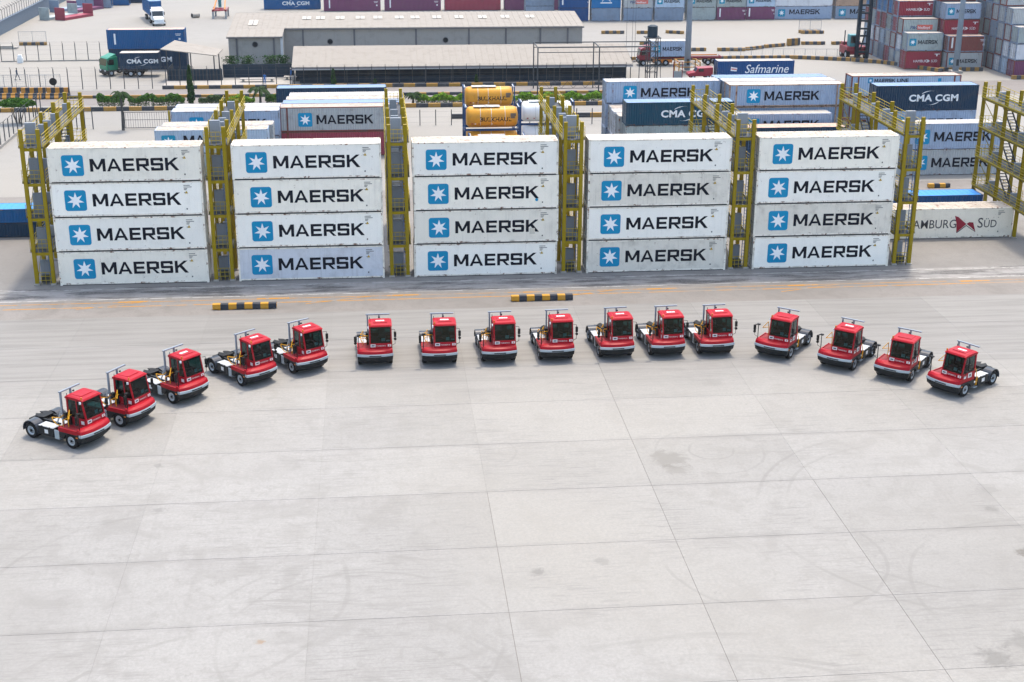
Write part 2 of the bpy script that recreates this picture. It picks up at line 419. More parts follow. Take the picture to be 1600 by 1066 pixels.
for x in (-27, -9, 11, 30): line('yellow_cross_mark', x, -6.55, x+5.5, -4.9, .12, 'yellow_line', .0140)

# ------------------------------------------------------------------ containers
W_C = 2.438
plain('floor_gap_shade', '#26282b', .8); paint('steel_grey', '#8b8f92', .55, .3)
paint('logo_blue', '#0787b2', .5, .08, tone=.03, spec=.15); paint('logo_teal', '#0d86a6', .5, .1)
paint('logo_white', '#e9ebec', .5, .08, tone=.03); paint('letter_navy', '#0d1320', .6, .06, tone=.02, spec=.12)
paint('letter_white', '#dfe2e4', .55, .12, tone=.03); paint('letter_grey', '#47464a', .55, .1); paint('flag_red', '#8f1f33', .5, .1)
paint('mark_yellow', '#b3942f', .6, .2); paint('mark_dark', '#45484c', .6, .1); paint('letter_blue', '#1b3f73', .55, .1); paint('letter_red', '#c8645a', .55, .1)
paint('patch_beige', '#c9c4b6', .7, .2)
CCOL = dict(white=('#f0ede4', .10, .12), cream=('#ece6d8', .16, .2), soiled=('#e0dacd', .32, .25), palegrey=('#c9ccd2', .25, .1), grey=('#a7acae', .35, .3), bluegrey=('#93a4bb', .3, .15),
            slate=('#7e8fa3', .3, .2), greygreen=('#98a3a3', .4, .25), navy=('#0a3049', .18, .08), teal=('#083f54', .2, .12), blue=('#0b5488', .2, .1), brightblue=('#0a6ca6', .15, .05),
            red=('#8c2f3e', .25, .15), brown=('#7c4440', .35, .25), purple=('#71405f', .3, .15), maroon=('#8e3a4a', .25, .2), lightblue=('#a6b9cc', .25, .1), tan=('#a98f7c', .35, .3), deepblue=('#06447a', .2, .06))
for k, (h, d, r_) in CCOL.items():
    paint('c_'+k, h, .5, d, r_*.55); paint('f_'+k, h, .55, min(.85, d*2.6+.15), .5+r_*1.6)
paint('roof_white', '#a9a59d', .6, .35, .35, tone=.04, streak=False); paint('roof_rusty', '#a59c90', .6, .5, .75, streak=False)
paint('roof_blue', '#6d86a6', .55, .35, .3, streak=False); paint('roof_brown', '#b59c8c', .6, .5, .6, streak=False)
paint('roof_bright', '#2f86cf', .5, .25, .1, streak=False)
def c_frame(L, H, inset=0):
    def mk():
        mb = MB(); p = .14; w = W_C
        for x in (0, L-p):
            for y in (0, w-p): mb.box(x, y, .0, x+p, y+p, H)
        if inset:
            for x in (inset, L-inset-p):
                for y in (0.004, w-p-.004): mb.box(x, y, .01, x+p*1.3, y+p, H-.01)
        for y in (0.012, w-.092):
            mb.box(p, y, H-.115, L-p, y+.08, H-.012); mb.box(p, y, .062, L-p, y+.08, .19)
        for x in (0.012, L-.092):
            mb.box(x, p, H-.13, x+.08, w-p, H-.012); mb.box(x, p, .02, x+.08, w-p, .2)
        for x in (-.004, L-.170):
            for y in (-.004, w-.158):
                for z in (-.0, H-.118): mb.box(x, y, z, x+.174, y+.162, z+.118)
        return mb.mesh('frame')
    return cached(('frame', L, H, inset), mk)
def c_wall(L, H, kind):
    def mk():
        mb = MB(); p = .14; z0, z1 = .19, H-.115
        xs = []; x = p
        if kind == 'reefer':
            per = .61
            while x < L-p-.02:
                e = min(x+per, L-p); xs += [(x, .030), (e-.035, .030), (e-.02, .040), (e-.0, .030)]; x = e
        else:
            per = .278; d0, d1 = .025, .061
            while x < L-p-.02:
                e = min(x+per, L-p); s_ = (e-x)/per
                xs += [(x, d0), (x+.072*s_, d0), (x+.14*s_, d1), (x+.21*s_, d1)]; x = e
            xs.append((L-p, d0))
        vs = []; fs = []
        for a, d in xs: vs += [(a, d, z0), (a, d, z1)]
        for i in range(len(xs)-1): fs.append((2*i, 2*i+2, 2*i+3, 2*i+1))
        mb.add(vs, fs); return mb.mesh('side_wall')
    return cached(('wall', L, H, kind), mk)
def c_roof(L, H):
    def mk():
        mb = MB(); n = max(3, int(L/.58)); p = .09
        for i in range(n):
            a = p+(L-2*p)*i/n; b = p+(L-2*p)*(i+1)/n
            mb.box(a+.03, .1, H-.05, b-.03, W_C-.1, H-.016)
        mb.box(.1, .1, H-.07, L-.1, W_C-.1, H-.028)
        return mb.mesh('roof')
    return cached(('roof', L, H), mk)
def c_floor(L):
    return cached(('floor', L), lambda: MB().box(.18, .03, -.03, L-.18, W_C-.03, .06).box(.1, .1, .061, L-.1, W_C-.1, .17).mesh('floor'))  # underfloor; its dark lower slab paints the shade line in the gap beneath
def c_door(H, side):
    def mk():
        mb = MB(); y0, y1 = (.14, W_C/2-.008) if side == 0 else (W_C/2+.008, W_C-.14)
        mb.box(.10, y0, .2, .13, y1, H-.13)
        for k in range(5):
            z = .28+(H-.55)*k/5; mb.box(.075, y0+.04, z, .10, y1-.04, z+(H-.55)/5-.14)
        return mb.mesh('door')
    return cached(('door', H, side), mk)
def c_rods(H):
    def mk():
        mb = MB()
        for y in (.42, .88, W_C-.88, W_C-.42):
            mb.cyl((.04, y, .12), (.04, y, H-.06), .03, None, 6); mb.box(.0, y-.05, H*.40, .05, y+.20, H*.40+.06)
            for z in (.25, .5, .75): mb.box(.03, y-.06, H*z-.04, .10, y+.06, H*z+.04)
        return mb.mesh('lock_rods')
    return cached(('rods', H), mk)
def c_end(L, H):
    def mk():
        mb = MB(); n = 8; y = .14; w = (W_C-.28)/n
        for i in range(n): mb.box(L-.07, y+i*w+.03, .2, L-.03, y+(i+1)*w-.05, H-.13)
        mb.box(L-.08, .14, .2, L-.055, W_C-.14, H-.13); return mb.mesh('end_wall')
    return cached(('end', L, H), mk)
def small_marks(o, L, H, mat='mark_dark', tri=True, kind=0):
    x = L-1.52
    def mk():
        mb = MB()
        for i, (a, b, w) in enumerate(((.0, .06, .52), (.0, -.08, .66), (.02, -.2, .28), (.02, -.30, .22), (.02, -.55, .1))): mb.box(a, -.002, b, a+w, .0, b+.045)
        mb.box(.12, -.002, -1.96, .22, 0, -1.84)
        return mb.mesh('number_marking')
    put('number_marking', cached('nm', mk), MATS[mat], o, (x, .012, H-.42))
    if tri:
        put('warning_triangle', cached('tri', lambda: MB().add([(0, 0, 0), (.26, 0, 0), (.13, 0, .23)], [(0, 1, 2)]).mesh('warning_triangle')), MATS['mark_yellow'], o, (x+.08, .010, H-1.02))
def container(x, y, z, L, H, col, label, logo=None, roof='roof_white', kind='dry', group=None, inset=0, frame=None, far=False, jit=0, name='shipping_container', wash=None):
    o = thing(name, label, 'container', (x, y, z), 0, group)
    cm, fm = MATS['c_'+col], MATS['f_'+(frame or col)]
    put('frame', c_frame(L, H, inset), fm, o)
    put('side_wall', c_wall(L, H, kind), cm, o)
    if not far: put('side_wall', c_wall(L, H, kind), cm, o, (L, W_C, 0), (0, 0, math.pi))
    put('roof', c_roof(L, H), MATS[roof], o)
    put('floor', c_floor(L), MATS['floor_gap_shade'], o)
    put('door', c_door(H, 0), cm, o); put('door', c_door(H, 1), cm, o)
    put('lock_rods', c_rods(H), MATS['steel_grey'], o)
    if not far: put('end_wall', c_end(L, H), cm, o)
    yl = .021 if kind == 'reefer' else .016
    def lg(nm, me, mat, px, pz, dy=0): return put(nm, me, MATS[mat], o, (px, yl-dy, pz))
    if logo == 'star':          # blue panel, white star and the wide navy capitals
        s_ = 1.73 if kind == 'reefer' else 1.62; lx = (1.17 if kind == 'reefer' else (2.1 if L > 13 else 2.0))+jit
        p = lg('logo_panel', round_square(s_), 'logo_blue', lx+s_/2, H*.49); put('star', star_mesh(s_*.40), MATS['logo_white'], p, (0, -.003, 0))
        tx = lx+s_+.5; lg('lettering', star_letters(7.1 if kind == 'reefer' else 6.6, 1.05), 'letter_navy', tx, H*.49-.52)
    elif logo == 'star_line':
        p = lg('logo_panel', round_square(.6), 'logo_blue', 2.35, H*.78); put('star', star_mesh(.24), MATS['logo_white'], p, (0, -.003, 0))
        lg('lettering', star_letters(2.6, .42), 'letter_navy', 2.85, H*.78-.21); lg('lettering', text_mesh('LINE', .42, .03, 0, 1.25), 'letter_navy', 5.65, H*.78-.21)
        lg('logo_panel', round_square(.4), 'logo_blue', 11.0, H*.78)
    elif logo == 'star_small':
        k = L/12.19; lx = .9*k+jit
        p = lg('logo_panel', round_square(1.15 if L < 7 else 1.5), 'logo_teal', lx+.55, H*.5); put('star', star_mesh(.44 if L < 7 else .6), MATS['logo_white'], p, (0, -.003, 0))
        lg('lettering', star_letters(3.3 if L < 7 else 6.6, .62 if L < 7 else 1.0), 'letter_navy', lx+1.45*(1 if L < 7 else 1.5), H*.5-.3)
    elif logo in ('cma', 'cma_far'):
        k = 1.0 if L > 10 else .82; tx = (L-4.7*k)/2+(.2 if L > 10 else 0)
        lg('lettering', text_mesh('CMA CGM', .76*k, .05, .0, 1.16, 1.06), 'letter_white', tx, H*.5-.36*k)
        def arc():
            mb = MB(); n = 14; pa = []; pb = []
            for i in range(n+1):
                t = i/n; a = R(168-95*t); rr = .75; w = .075*math.sin(math.pi*min(1, t*1.15+.05))+.01
                pa.append((math.cos(a)*rr*1.5, 0, math.sin(a)*rr)); pb.append((math.cos(a)*(rr*1.5-w*1.8), 0, math.sin(a)*(rr-w*1.4)))
            for i in range(n): mb.quad(pa[i], pa[i+1], pb[i+1], pb[i])
            return mb.mesh('logo_arc')
        a1 = lg('logo_arc', cached('arc', arc), 'letter_white', tx+2.6*k, H*.5+.36*k); a1.scale = (k, 1, .62*k)
        a2 = lg('logo_arc', cached('arc', arc), 'letter_white', tx+2.5*k, H*.5-.34*k); a2.rotation_euler = (0, math.pi, 0); a2.scale = (k, 1, .62*k)
    elif logo == 'script':
        lg('lettering', text_mesh('Safmarine', 1.35, .004, .25, .95), 'letter_white', 4.3, H*.5-.42)
        def fl():
            mb = MB(); mb.add([(0, 0, 0), (.95, 0, -.08), (1.05, 0, .45), (.05, 0, .62)], [(0, 1, 2, 3)]); return mb.mesh('flag')
        f = lg('flag', cached('flagw', fl), 'letter_white', 2.1, H*.48); put('flag_cross', MB().quad((.1, -.003, .2), (.95, -.003, .12), (.98, -.003, .3), (.12, -.003, .4)).mesh('flag_cross'), MATS['letter_red'], f)
    elif logo == 'flag':
        lg('lettering', text_mesh('HAMBURG', .84, .006, 0, .90), 'letter_grey', 1.75, 1.0)
        lg('lettering', text_mesh('S', .98, .006, 0, .95), 'letter_grey', 8.75, .98); lg('lettering', text_mesh('\u00dcD', .74, .006, 0, .88), 'letter_grey', 9.36, 1.0)
        mb = MB(); mb.add([(0, 0, 1.62), (.35, 0, 1.5), (1.2, 0, .8), (.3, 0, 0), (.22, 0, .9)], [(0, 1, 2, 3, 4)])
        lg('flag', mb.mesh('flag'), 'flag_red', 6.5, .55, .004)
        mb = MB(); mb.add([(1.2, 0, .82), (1.45, 0, .98), (1.85, 0, .95), (2.15, 0, .05), (1.75, 0, .42)], [(0, 1, 2, 3, 4)]); lg('flag', mb.mesh('flag'), 'flag_red', 6.5, .55, .005)
        mb = MB(); mb.add([(.3, 0, 0), (1.2, 0, .72), (2.15, 0, .05), (2.15, 0, .0), (1.2, 0, .62), (.36, 0, -.06)], [(0, 1, 2, 3, 4, 5)])
        lg('flag_edge', mb.mesh('flag_edge'), 'letter_grey', 6.5, .55, .006)
    elif logo == 'flag_small':
        lg('lettering', text_mesh('HAMBURG', .42, .0, 0, .95), 'letter_white', 1.4, H*.45-.2); lg('lettering', text_mesh('S\u00dcD', .42, 0, 0, .95), 'letter_white', 4.4, H*.45-.2)
        lg('flag', cached('flgs', lambda: MB().add([(0, 0, .62), (.7, 0, .3), (0, 0, 0), (.3, 0, .3)], [(0, 1, 2, 3)]).mesh('flag')), 'letter_white', 3.55, H*.45-.3)
        lg('number_marking', cached('nms', lambda: MB().box(0, -.002, .0, .9, 0, .09).box(.3, -.0025, -.3, .5, -.0005, .0).mesh('number_marking')), 'letter_white', 4.9, H*.82)
    elif logo == 'two_word':
        lg('lettering', text_mesh('P&O', .5, .02, .1, 1.1), 'letter_blue', 1.3, H*.45-.2)
        lg('name_panel', cached('npn', lambda: MB().box(0, -.001, -.3, 2.6, 0, .5).mesh('name_panel')), 'letter_red', 2.5, H*.45-.06)
        lg('lettering', text_mesh('Nedlloyd', .42, .01, 0, .95), 'letter_white', 2.62, H*.45-.2, .006)
    elif logo == 'dome':
        mb = MB(); n = 10
        for i in range(n):
            a0, a1 = math.pi*i/n, math.pi*(i+1)/n
            mb.quad((math.cos(a0)*.9, 0, math.sin(a0)*.55), (math.cos(a1)*.9, 0, math.sin(a1)*.55), (math.cos(a1)*.75, 0, math.sin(a1)*.45), (math.cos(a0)*.75, 0, math.sin(a0)*.45))
        mb.box(-1.2, -.002, -.35, 1.2, 0, -.12); lg('logo_arc', mb.mesh('logo_arc'), 'letter_white', L/2, H*.5)
    elif logo == 'stripe':
        lg('number_marking', cached('stripe', lambda: MB().box(0, -.002, 0, .28, 0, 1.7).mesh('number_marking')), 'letter_white', L*.09, H*.25)
        lg('number_marking', cached('nmr', lambda: MB().box(0, -.002, 0, .9, 0, .08).box(.1, -.0025, -.2, .8, -.0005, -.12).box(.5, -.002, -.9, .8, 0, -.6).mesh('number_marking')), 'letter_white', L*.88, H*.75)
    elif logo == 'teal_star':
        p = lg('logo_panel', round_square(1.5), 'logo_teal', 3.6, H*.5); put('star', star_mesh(.6), MATS['logo_white'], p, (0, -.003, 0))
    if kind == 'reefer' and logo: small_marks(o, L, H, tri=(logo == 'star'))
    return o
L40, L45, L20, HC, ST = 12.192, 13.716, 6.058, 2.896, 2.591
ORD = ['first', 'second', 'third', 'fourth', 'fifth', 'sixth', 'seventh', 'eighth', 'ninth', 'tenth', 'eleventh', 'twelfth', 'thirteenth']
TIER = ['bottom', 'second', 'third', 'top']
FX = [-29.47, -14.79, -.05, 14.65, 29.2]
fcol = [['cream', 'white', 'white', 'cream'], ['palegrey', 'white', 'cream', 'white'], ['white', 'cream', 'cream', 'white'], ['soiled', 'white', 'soiled', 'white'], ['white', 'soiled', 'white', 'cream']]
CN = {'white': 'clean white', 'cream': 'creamy white', 'palegrey': 'bluish pale grey', 'soiled': 'grimy off-white'}
for i in range(5):
    for t in range(4):
        lb = f"{CN[fcol[i][t]]} refrigerated container, {TIER[t]} tier of the {ORD[i]} stack from the wire fence"
        o = container(FX[i]+rnd.uniform(-.05, .05), rnd.uniform(-.03, .03), .004+t*2.908, L40, 2.852, fcol[i][t], lb, 'star', 'roof_white' if i % 2 else 'roof_rusty', 'reefer', 'white containers stacked between the racks', jit=rnd.uniform(-.1, .15), frame='cream')
        if (i, t) == (2, 1): put('repair_patch', MB().box(0, -.01, 0, .45, .0, .5).mesh('repair_patch'), MATS['patch_beige'], o, (9.75, .02, .7))
        if (i, t) == (2, 2): put('round_sticker', MB().cyl((0, 0, 0), (0, -.008, 0), .13, None, 12).mesh('round_sticker'), MATS['logo_blue'], o, (10.35, .02, .75))
        if (i, t) == (0, 0): put('panel_seam', MB().box(0, -.006, 0, .03, .0, 1.9).mesh('panel_seam'), MATS['f_soiled'], o, (3.42, .028, .6))
container(44.2, 8.3, .004, L40, HC, 'cream', 'single white refrigerated container with red flag emblem standing between two racks', 'flag', 'roof_rusty', 'reefer')
for k in range(2): pass
container(42.4+.9, 13.3, .004, L40, ST+.3, 'deepblue', 'dark blue container with bright blue roof behind the red-flag container', None, 'roof_bright')
container(-44.5, 15.6, .004, L40, 1.35, 'navy', 'low navy half-height container under another beside the fence-end rack', None, 'roof_blue', far=False)
container(-44.5, 15.6, 1.36, L40, 1.35, 'blue', 'low blue half-height container lying on another beside the fence-end rack', None, 'roof_bright')
# --- second block, behind the racks
G2 = 'containers stacked in the block behind the racks'
def stack(x, y, L, specs, where, **kw):
    z = .004; out = []
    for n, (H, col, logo, roof, txt) in enumerate(specs):
        out.append(container(x, y, z, L, H, col, txt+' '+where, logo, roof, group=G2, **kw)); z += H+.008
    return out
stack(-27.0, 39.4, L40, [(ST, 'greygreen', None, 'roof_white', 'lower grey container of the lone pair'), (ST, 'lightblue', 'star_small', 'roof_rusty', 'upper pale ribbed container with teal panel')], 'nearest the barred gate')
stack(-26.6, 42.0, L40, [(ST, 'grey', None, 'roof_white', 'lower grey container'), (ST, 'grey', None, 'roof_rusty', 'upper white-roofed grey container')], 'in the second row from the lone pair')
stack(-26.2, 47.2, L40, [(HC, 'slate', None, 'roof_white', 'lower slate container'), (HC, 'bluegrey', 'star', 'roof_white', 'upper blue-grey star-logo container')], 'beside the grey long container, fence side')
stack(-26.1, 49.8, L40, [(HC, 'grey', None, 'roof_white', 'lower grey container'), (HC, 'bluegrey', None, 'roof_white', 'upper white-roofed container')], 'behind the blue-grey pair near the palm')
stack(-14.1, 49.0, L45, [(HC, 'maroon', None, 'roof_brown', 'dull red long container under a grey one'), (HC, 'grey', 'star', 'roof_rusty', 'long ribbed grey star-logo container on a red one')], 'between two racks', inset=.76, frame='brown')
for k, (c1, rf, nm) in enumerate((('slate', 'roof_blue', 'blue-roofed'), ('grey', 'roof_rusty', 'rusty-roofed'), ('palegrey', 'roof_white', 'white-roofed'))):
    stack(-13.9+.25*k, 51.6+2.6*k, L45, [(HC, 'grey', None, 'roof_white', f'lower long container, {ORD[k]} row'), (HC, c1, None, rf, f'upper {nm} long container, {ORD[k]} row')], 'behind the ribbed grey one', inset=.76)
stack(-15.3, 62.3, L45, [(HC, 'navy', None, 'roof_white', 'lower navy long container'), (HC, 'navy', None, 'roof_blue', 'upper navy long container with pale roof')], 'near the hedge')
# right-hand part of the block
GR = [(24.3, 40.8), (24.2, 43.4), (24.3, 46.0)]
for k, (x, y) in enumerate(GR):
    stack(x, y, L40, [(HC, 'slate', None, 'roof_white', 'lower slate container'), (HC, ('grey', 'palegrey', 'grey')[k], None, ('roof_rusty', 'roof_white', 'roof_rusty')[k], 'upper white-topped container')], f'{ORD[k]} row behind the teal container')
stack(24.6, 38.2, L40, [(ST, 'greygreen', None, 'roof_white', 'bottom grey container'), (ST, 'greygreen', None, 'roof_white', 'middle grey container'), (ST, 'teal', 'cma', 'roof_blue', 'dark teal container with white arcs')], 'in the three-high stack beside a rack')
stack(24.0, 48.7, L45, [(HC, 'slate', None, 'roof_white', 'bottom slate long container'), (HC, 'bluegrey', None, 'roof_white', 'middle blue-grey long container'), (ST, 'bluegrey', 'star', 'roof_white', 'top blue-grey star-logo long container')], 'behind the dark teal container', inset=.76)
stack(38.2, 39.6, L40, [(HC, 'navy', None, 'roof_white', 'navy container under a brown-topped one'), (1.6, 'navy', None, 'roof_brown', 'half-height navy container with brown top')], 'before the stepped stacks')
stack(37.4, 42.6, L40, [(HC, 'slate', None, 'roof_white', 'slate container under a star-logo one'), (ST, 'bluegrey', 'star', 'roof_white', 'white-roofed star-logo container, middle step')], 'of the stepped stacks')
stack(38.0, 45.4, L45, [(HC, 'slate', None, 'roof_white', 'bottom slate long container'), (HC, 'slate', None, 'roof_white', 'middle slate long container'), (ST, 'bluegrey', 'star', 'roof_white', 'top blue-grey star-logo long container')], 'of the stepped stacks', inset=.76, frame='tan')
stack(37.9, 48.0, L45, [(HC, 'slate', None, 'roof_white', 'bottom container'), (HC, 'navy', None, 'roof_white', 'middle container'), (ST, 'slate', None, 'roof_white', 'top white-roofed container')], 'in the row behind the stepped stacks', inset=.76)
stack(37.6, 50.6, L45, [(HC, 'slate', None, 'roof_white', 'bottom long container'), (HC, 'navy', None, 'roof_white', 'middle long container'), (ST, 'bluegrey', None, 'roof_blue', 'top blue-roofed long container')], 'two rows behind the stepped stacks', inset=.76)
stack(54.4, 34.0, L40, [(HC, 'grey', 'star', 'roof_white', 'lower ribbed grey star-logo container'), (HC, 'bluegrey', 'star', 'roof_white', 'upper blue-grey star-logo container')], 'seen past the rack ends')
stack(54.3, 41.8, L40, [(HC, 'slate', None, 'roof_white', 'bottom slate container'), (HC, 'bluegrey', 'star', 'roof_white', 'middle star-logo container'), (HC, 'navy', 'cma', 'roof_blue', 'top navy container with white arcs')], 'in the stack seen over the racks')
stack(54.4, 50.8, L45, [(HC, 'grey', None, 'roof_white', 'bottom grey long container'), (HC, 'bluegrey', None, 'roof_white', 'middle pale long container'), (ST, 'lightblue', 'star_line', 'roof_rusty', 'top pale ribbed long container')], 'behind the navy arcs stack', inset=.76, frame='brown')
container(50.0, 100.3, .004, L40, HC, 'deepblue', 'deep blue container with white script lettering standing alone by the light mast', 'script', 'roof_white')

# ------------------------------------------------------------------ reefer racks
paint('rack_yellow', '#8e7a00', .5, .18, .12, dirtcol='#4c4526', tone=.08); paint('rail_yellow', '#a8920e', .5, .2, .05)
paint('grating', '#464b52', .7, .3, .1); paint('cabinet', '#858c94', .5, .2, .05); paint('ladder', '#51709a', .55, .2); plain('footing', '#9a968f', .9); plain('dark_steel', '#33373b', .6)
def make_rack():
    o = thing('container_rack', 'x', 'rack', (0, 0, .004), 0, 'yellow access racks between the container stacks')
    PY = (.45, 3.5, 8.0, 12.9, 18.0); PX = (-.68, .68); top = 13.02; LV = (2.83, 5.74, 8.65, 11.56)
    post = MB().box(-.15, -.12, 0, .15, -.09, top).box(-.15, .09, 0, .15, .12, top).box(-.02, -.09, 0, .02, .09, top).box(-.16, -.13, top, .16, .13, top+.03).mesh('post')
    foot = MB().box(-.24, -.24, 0, .24, .24, .12).box(-.16, -.16, .12, .16, .16, .15).mesh('footing', .01)
    for y in PY:
        for x in PX:
            put('post', post, MATS['rack_yellow'], o, (x, y, 0)); put('footing', foot, MATS['footing'], o, (x, y, 0))
    side = MB().box(-.05, .55, -.24, .05, 17.9, -.21).box(-.05, .55, -.03, .05, 17.9, 0).box(-.012, .55, -.21, .012, 17.9, -.03)
    for k in range(9): side.box(-.05, 1.2+k*2, -.21, .05, 1.26+k*2, -.03)
    for k in range(12): side.box(-.32, .7+k*1.5, -.09, .32, .78+k*1.5, -.005)
    side = side.mesh('side_beam'); cross = MB().box(-.58, -.06, -.26, .58, .06, -.02).mesh('cross_beam', .006)
    deck = MB()
    for k in range(35): deck.box(-.98, .40+.5*k, .002, .98, .40+.5*k+.49, .03)
    deck = deck.mesh('deck')
    rail = MB()
    for z in (.52, 1.05): rail.cyl((0, .45, z), (0, 18, z), .024, None, 6)
    rail.box(-.008, .45, .02, .008, 18, .16)
    rail.cyl((0, .45, .28), (0, 18, .28), .018, None, 5).cyl((0, .45, .78), (0, 18, .78), .018, None, 5)
    for k in range(13): y = .55+k*1.45; rail.cyl((0, y, 0), (0, y, 1.05), .02, None, 5)
    rail = rail.mesh('handrail')
    erail = MB()
    for z in (.35, .70, 1.05): erail.cyl((-.62, 0, z), (.62, 0, z), .022, None, 6)
    for x in (-.3, .05, .4): erail.cyl((x, 0, 0), (x, 0, 1.05), .018, None, 5)
    erail = erail.mesh('end_rail')
    cab = MB().box(-.5, 0, .04, .34, .3, 1.85).box(-.44, -.02, .25, .28, 0, 1.7).box(.16, -.04, .9, .2, -.02, 1.1)
    for k in range(4): cab.box(-.38+.15*k, -.045, .35, -.28+.15*k, -.02, .5)
    cab = cab.mesh('plug_cabinet', .01)
    cab2 = MB().box(-.4, 0, .04, .25, .25, .95).box(-.34, -.02, .15, .2, 0, .85).mesh('plug_cabinet', .01)
    stair = MB()
    for x in (-.36, .36): stair.bar((x, 0, 0), (x, 3.6, 2.86), .05, .2)
    for k in range(12): t = (k+.5)/12; stair.box(-.34, 3.6*t-.12, 2.86*t-.02, .34, 3.6*t+.12, 2.86*t+.02)
    stair = stair.mesh('staircase')
    for n, z in enumerate(LV):
        for x in PX: put('side_beam', side, MATS['rack_yellow'], o, (x, 0, z)); put('handrail', rail, MATS['rail_yellow'], o, (-.95 if x < 0 else .95, 0, z))
        for y in PY: put('cross_beam', cross, MATS['rack_yellow'], o, (0, y, z-.02))
        put('deck', deck, MATS['grating'], o, (0, 0, z)); put('end_rail', erail, MATS['rail_yellow'], o, (0, .42, z+.02)); put('end_rail', erail, MATS['rail_yellow'], o, (0, 18.02, z+.02))
        for y in (1.35, 5.4, 7.2, 10.2, 15.2): put('plug_cabinet', cab if y < 2 else cab2, MATS['cabinet'], o, (0, y, z))
        if n < 3: put('staircase', stair, MATS['grating'], o, (.1, 11.2, z+.02))
    put('staircase', stair, MATS['grating'], o, (.1, 11.2, .0))
    put('plug_cabinet', cab, MATS['cabinet'], o, (0, 1.35, .0)); put('end_rail', erail, MATS['rail_yellow'], o, (0, .42, .05))
    lad = MB()
    for x in (.36, .56): lad.box(x, .78, .1, x+.05, .84, 12.6)
    for k in range(40): lad.box(.41, .79, .3+k*.3, .56, .83, .33+k*.3)
    part('ladder', lad, MATS['ladder'], o)
    for y0, y1 in ((.45, 3.5), (12.9, 18.0)):
        for z0, z1 in ((.1, 2.6), (2.9, 5.5), (5.8, 8.4), (8.7, 11.3)): part('brace', MB().bar((-.68, y0+.1, z0), (-.68, y1-.1, z1), .05), MATS['rack_yellow'], o)
    box = MB().box(-.35, 0, .15, .3, .35, .75).box(-.2, -.03, .3, -.05, 0, .5); part('junction_box', box, MATS['dark_steel'], o, .01, loc=(0, .62, 0))
    return o
rack = make_rack()
RX = [-30.75, -16.05, -1.3, 13.4, 28.05, 42.75, 57.15]
RLAB = ['yellow steel access rack at the fence end of the row', 'yellow steel access rack between the first and second stacks from the fence', 'yellow steel access rack between the second and third stacks from the fence', 'yellow steel access rack between the third and fourth stacks from the fence',
        'yellow steel access rack between the fourth and fifth stacks from the fence', 'yellow steel access rack beside the red-flag container and the last stack', 'yellow steel access rack standing alone past the red-flag container']
for i, x in enumerate(RX):
    o = rack if i == 0 else copy_tree(rack)
    o.location = (x, -.12, .004); o['label'] = RLAB[i]

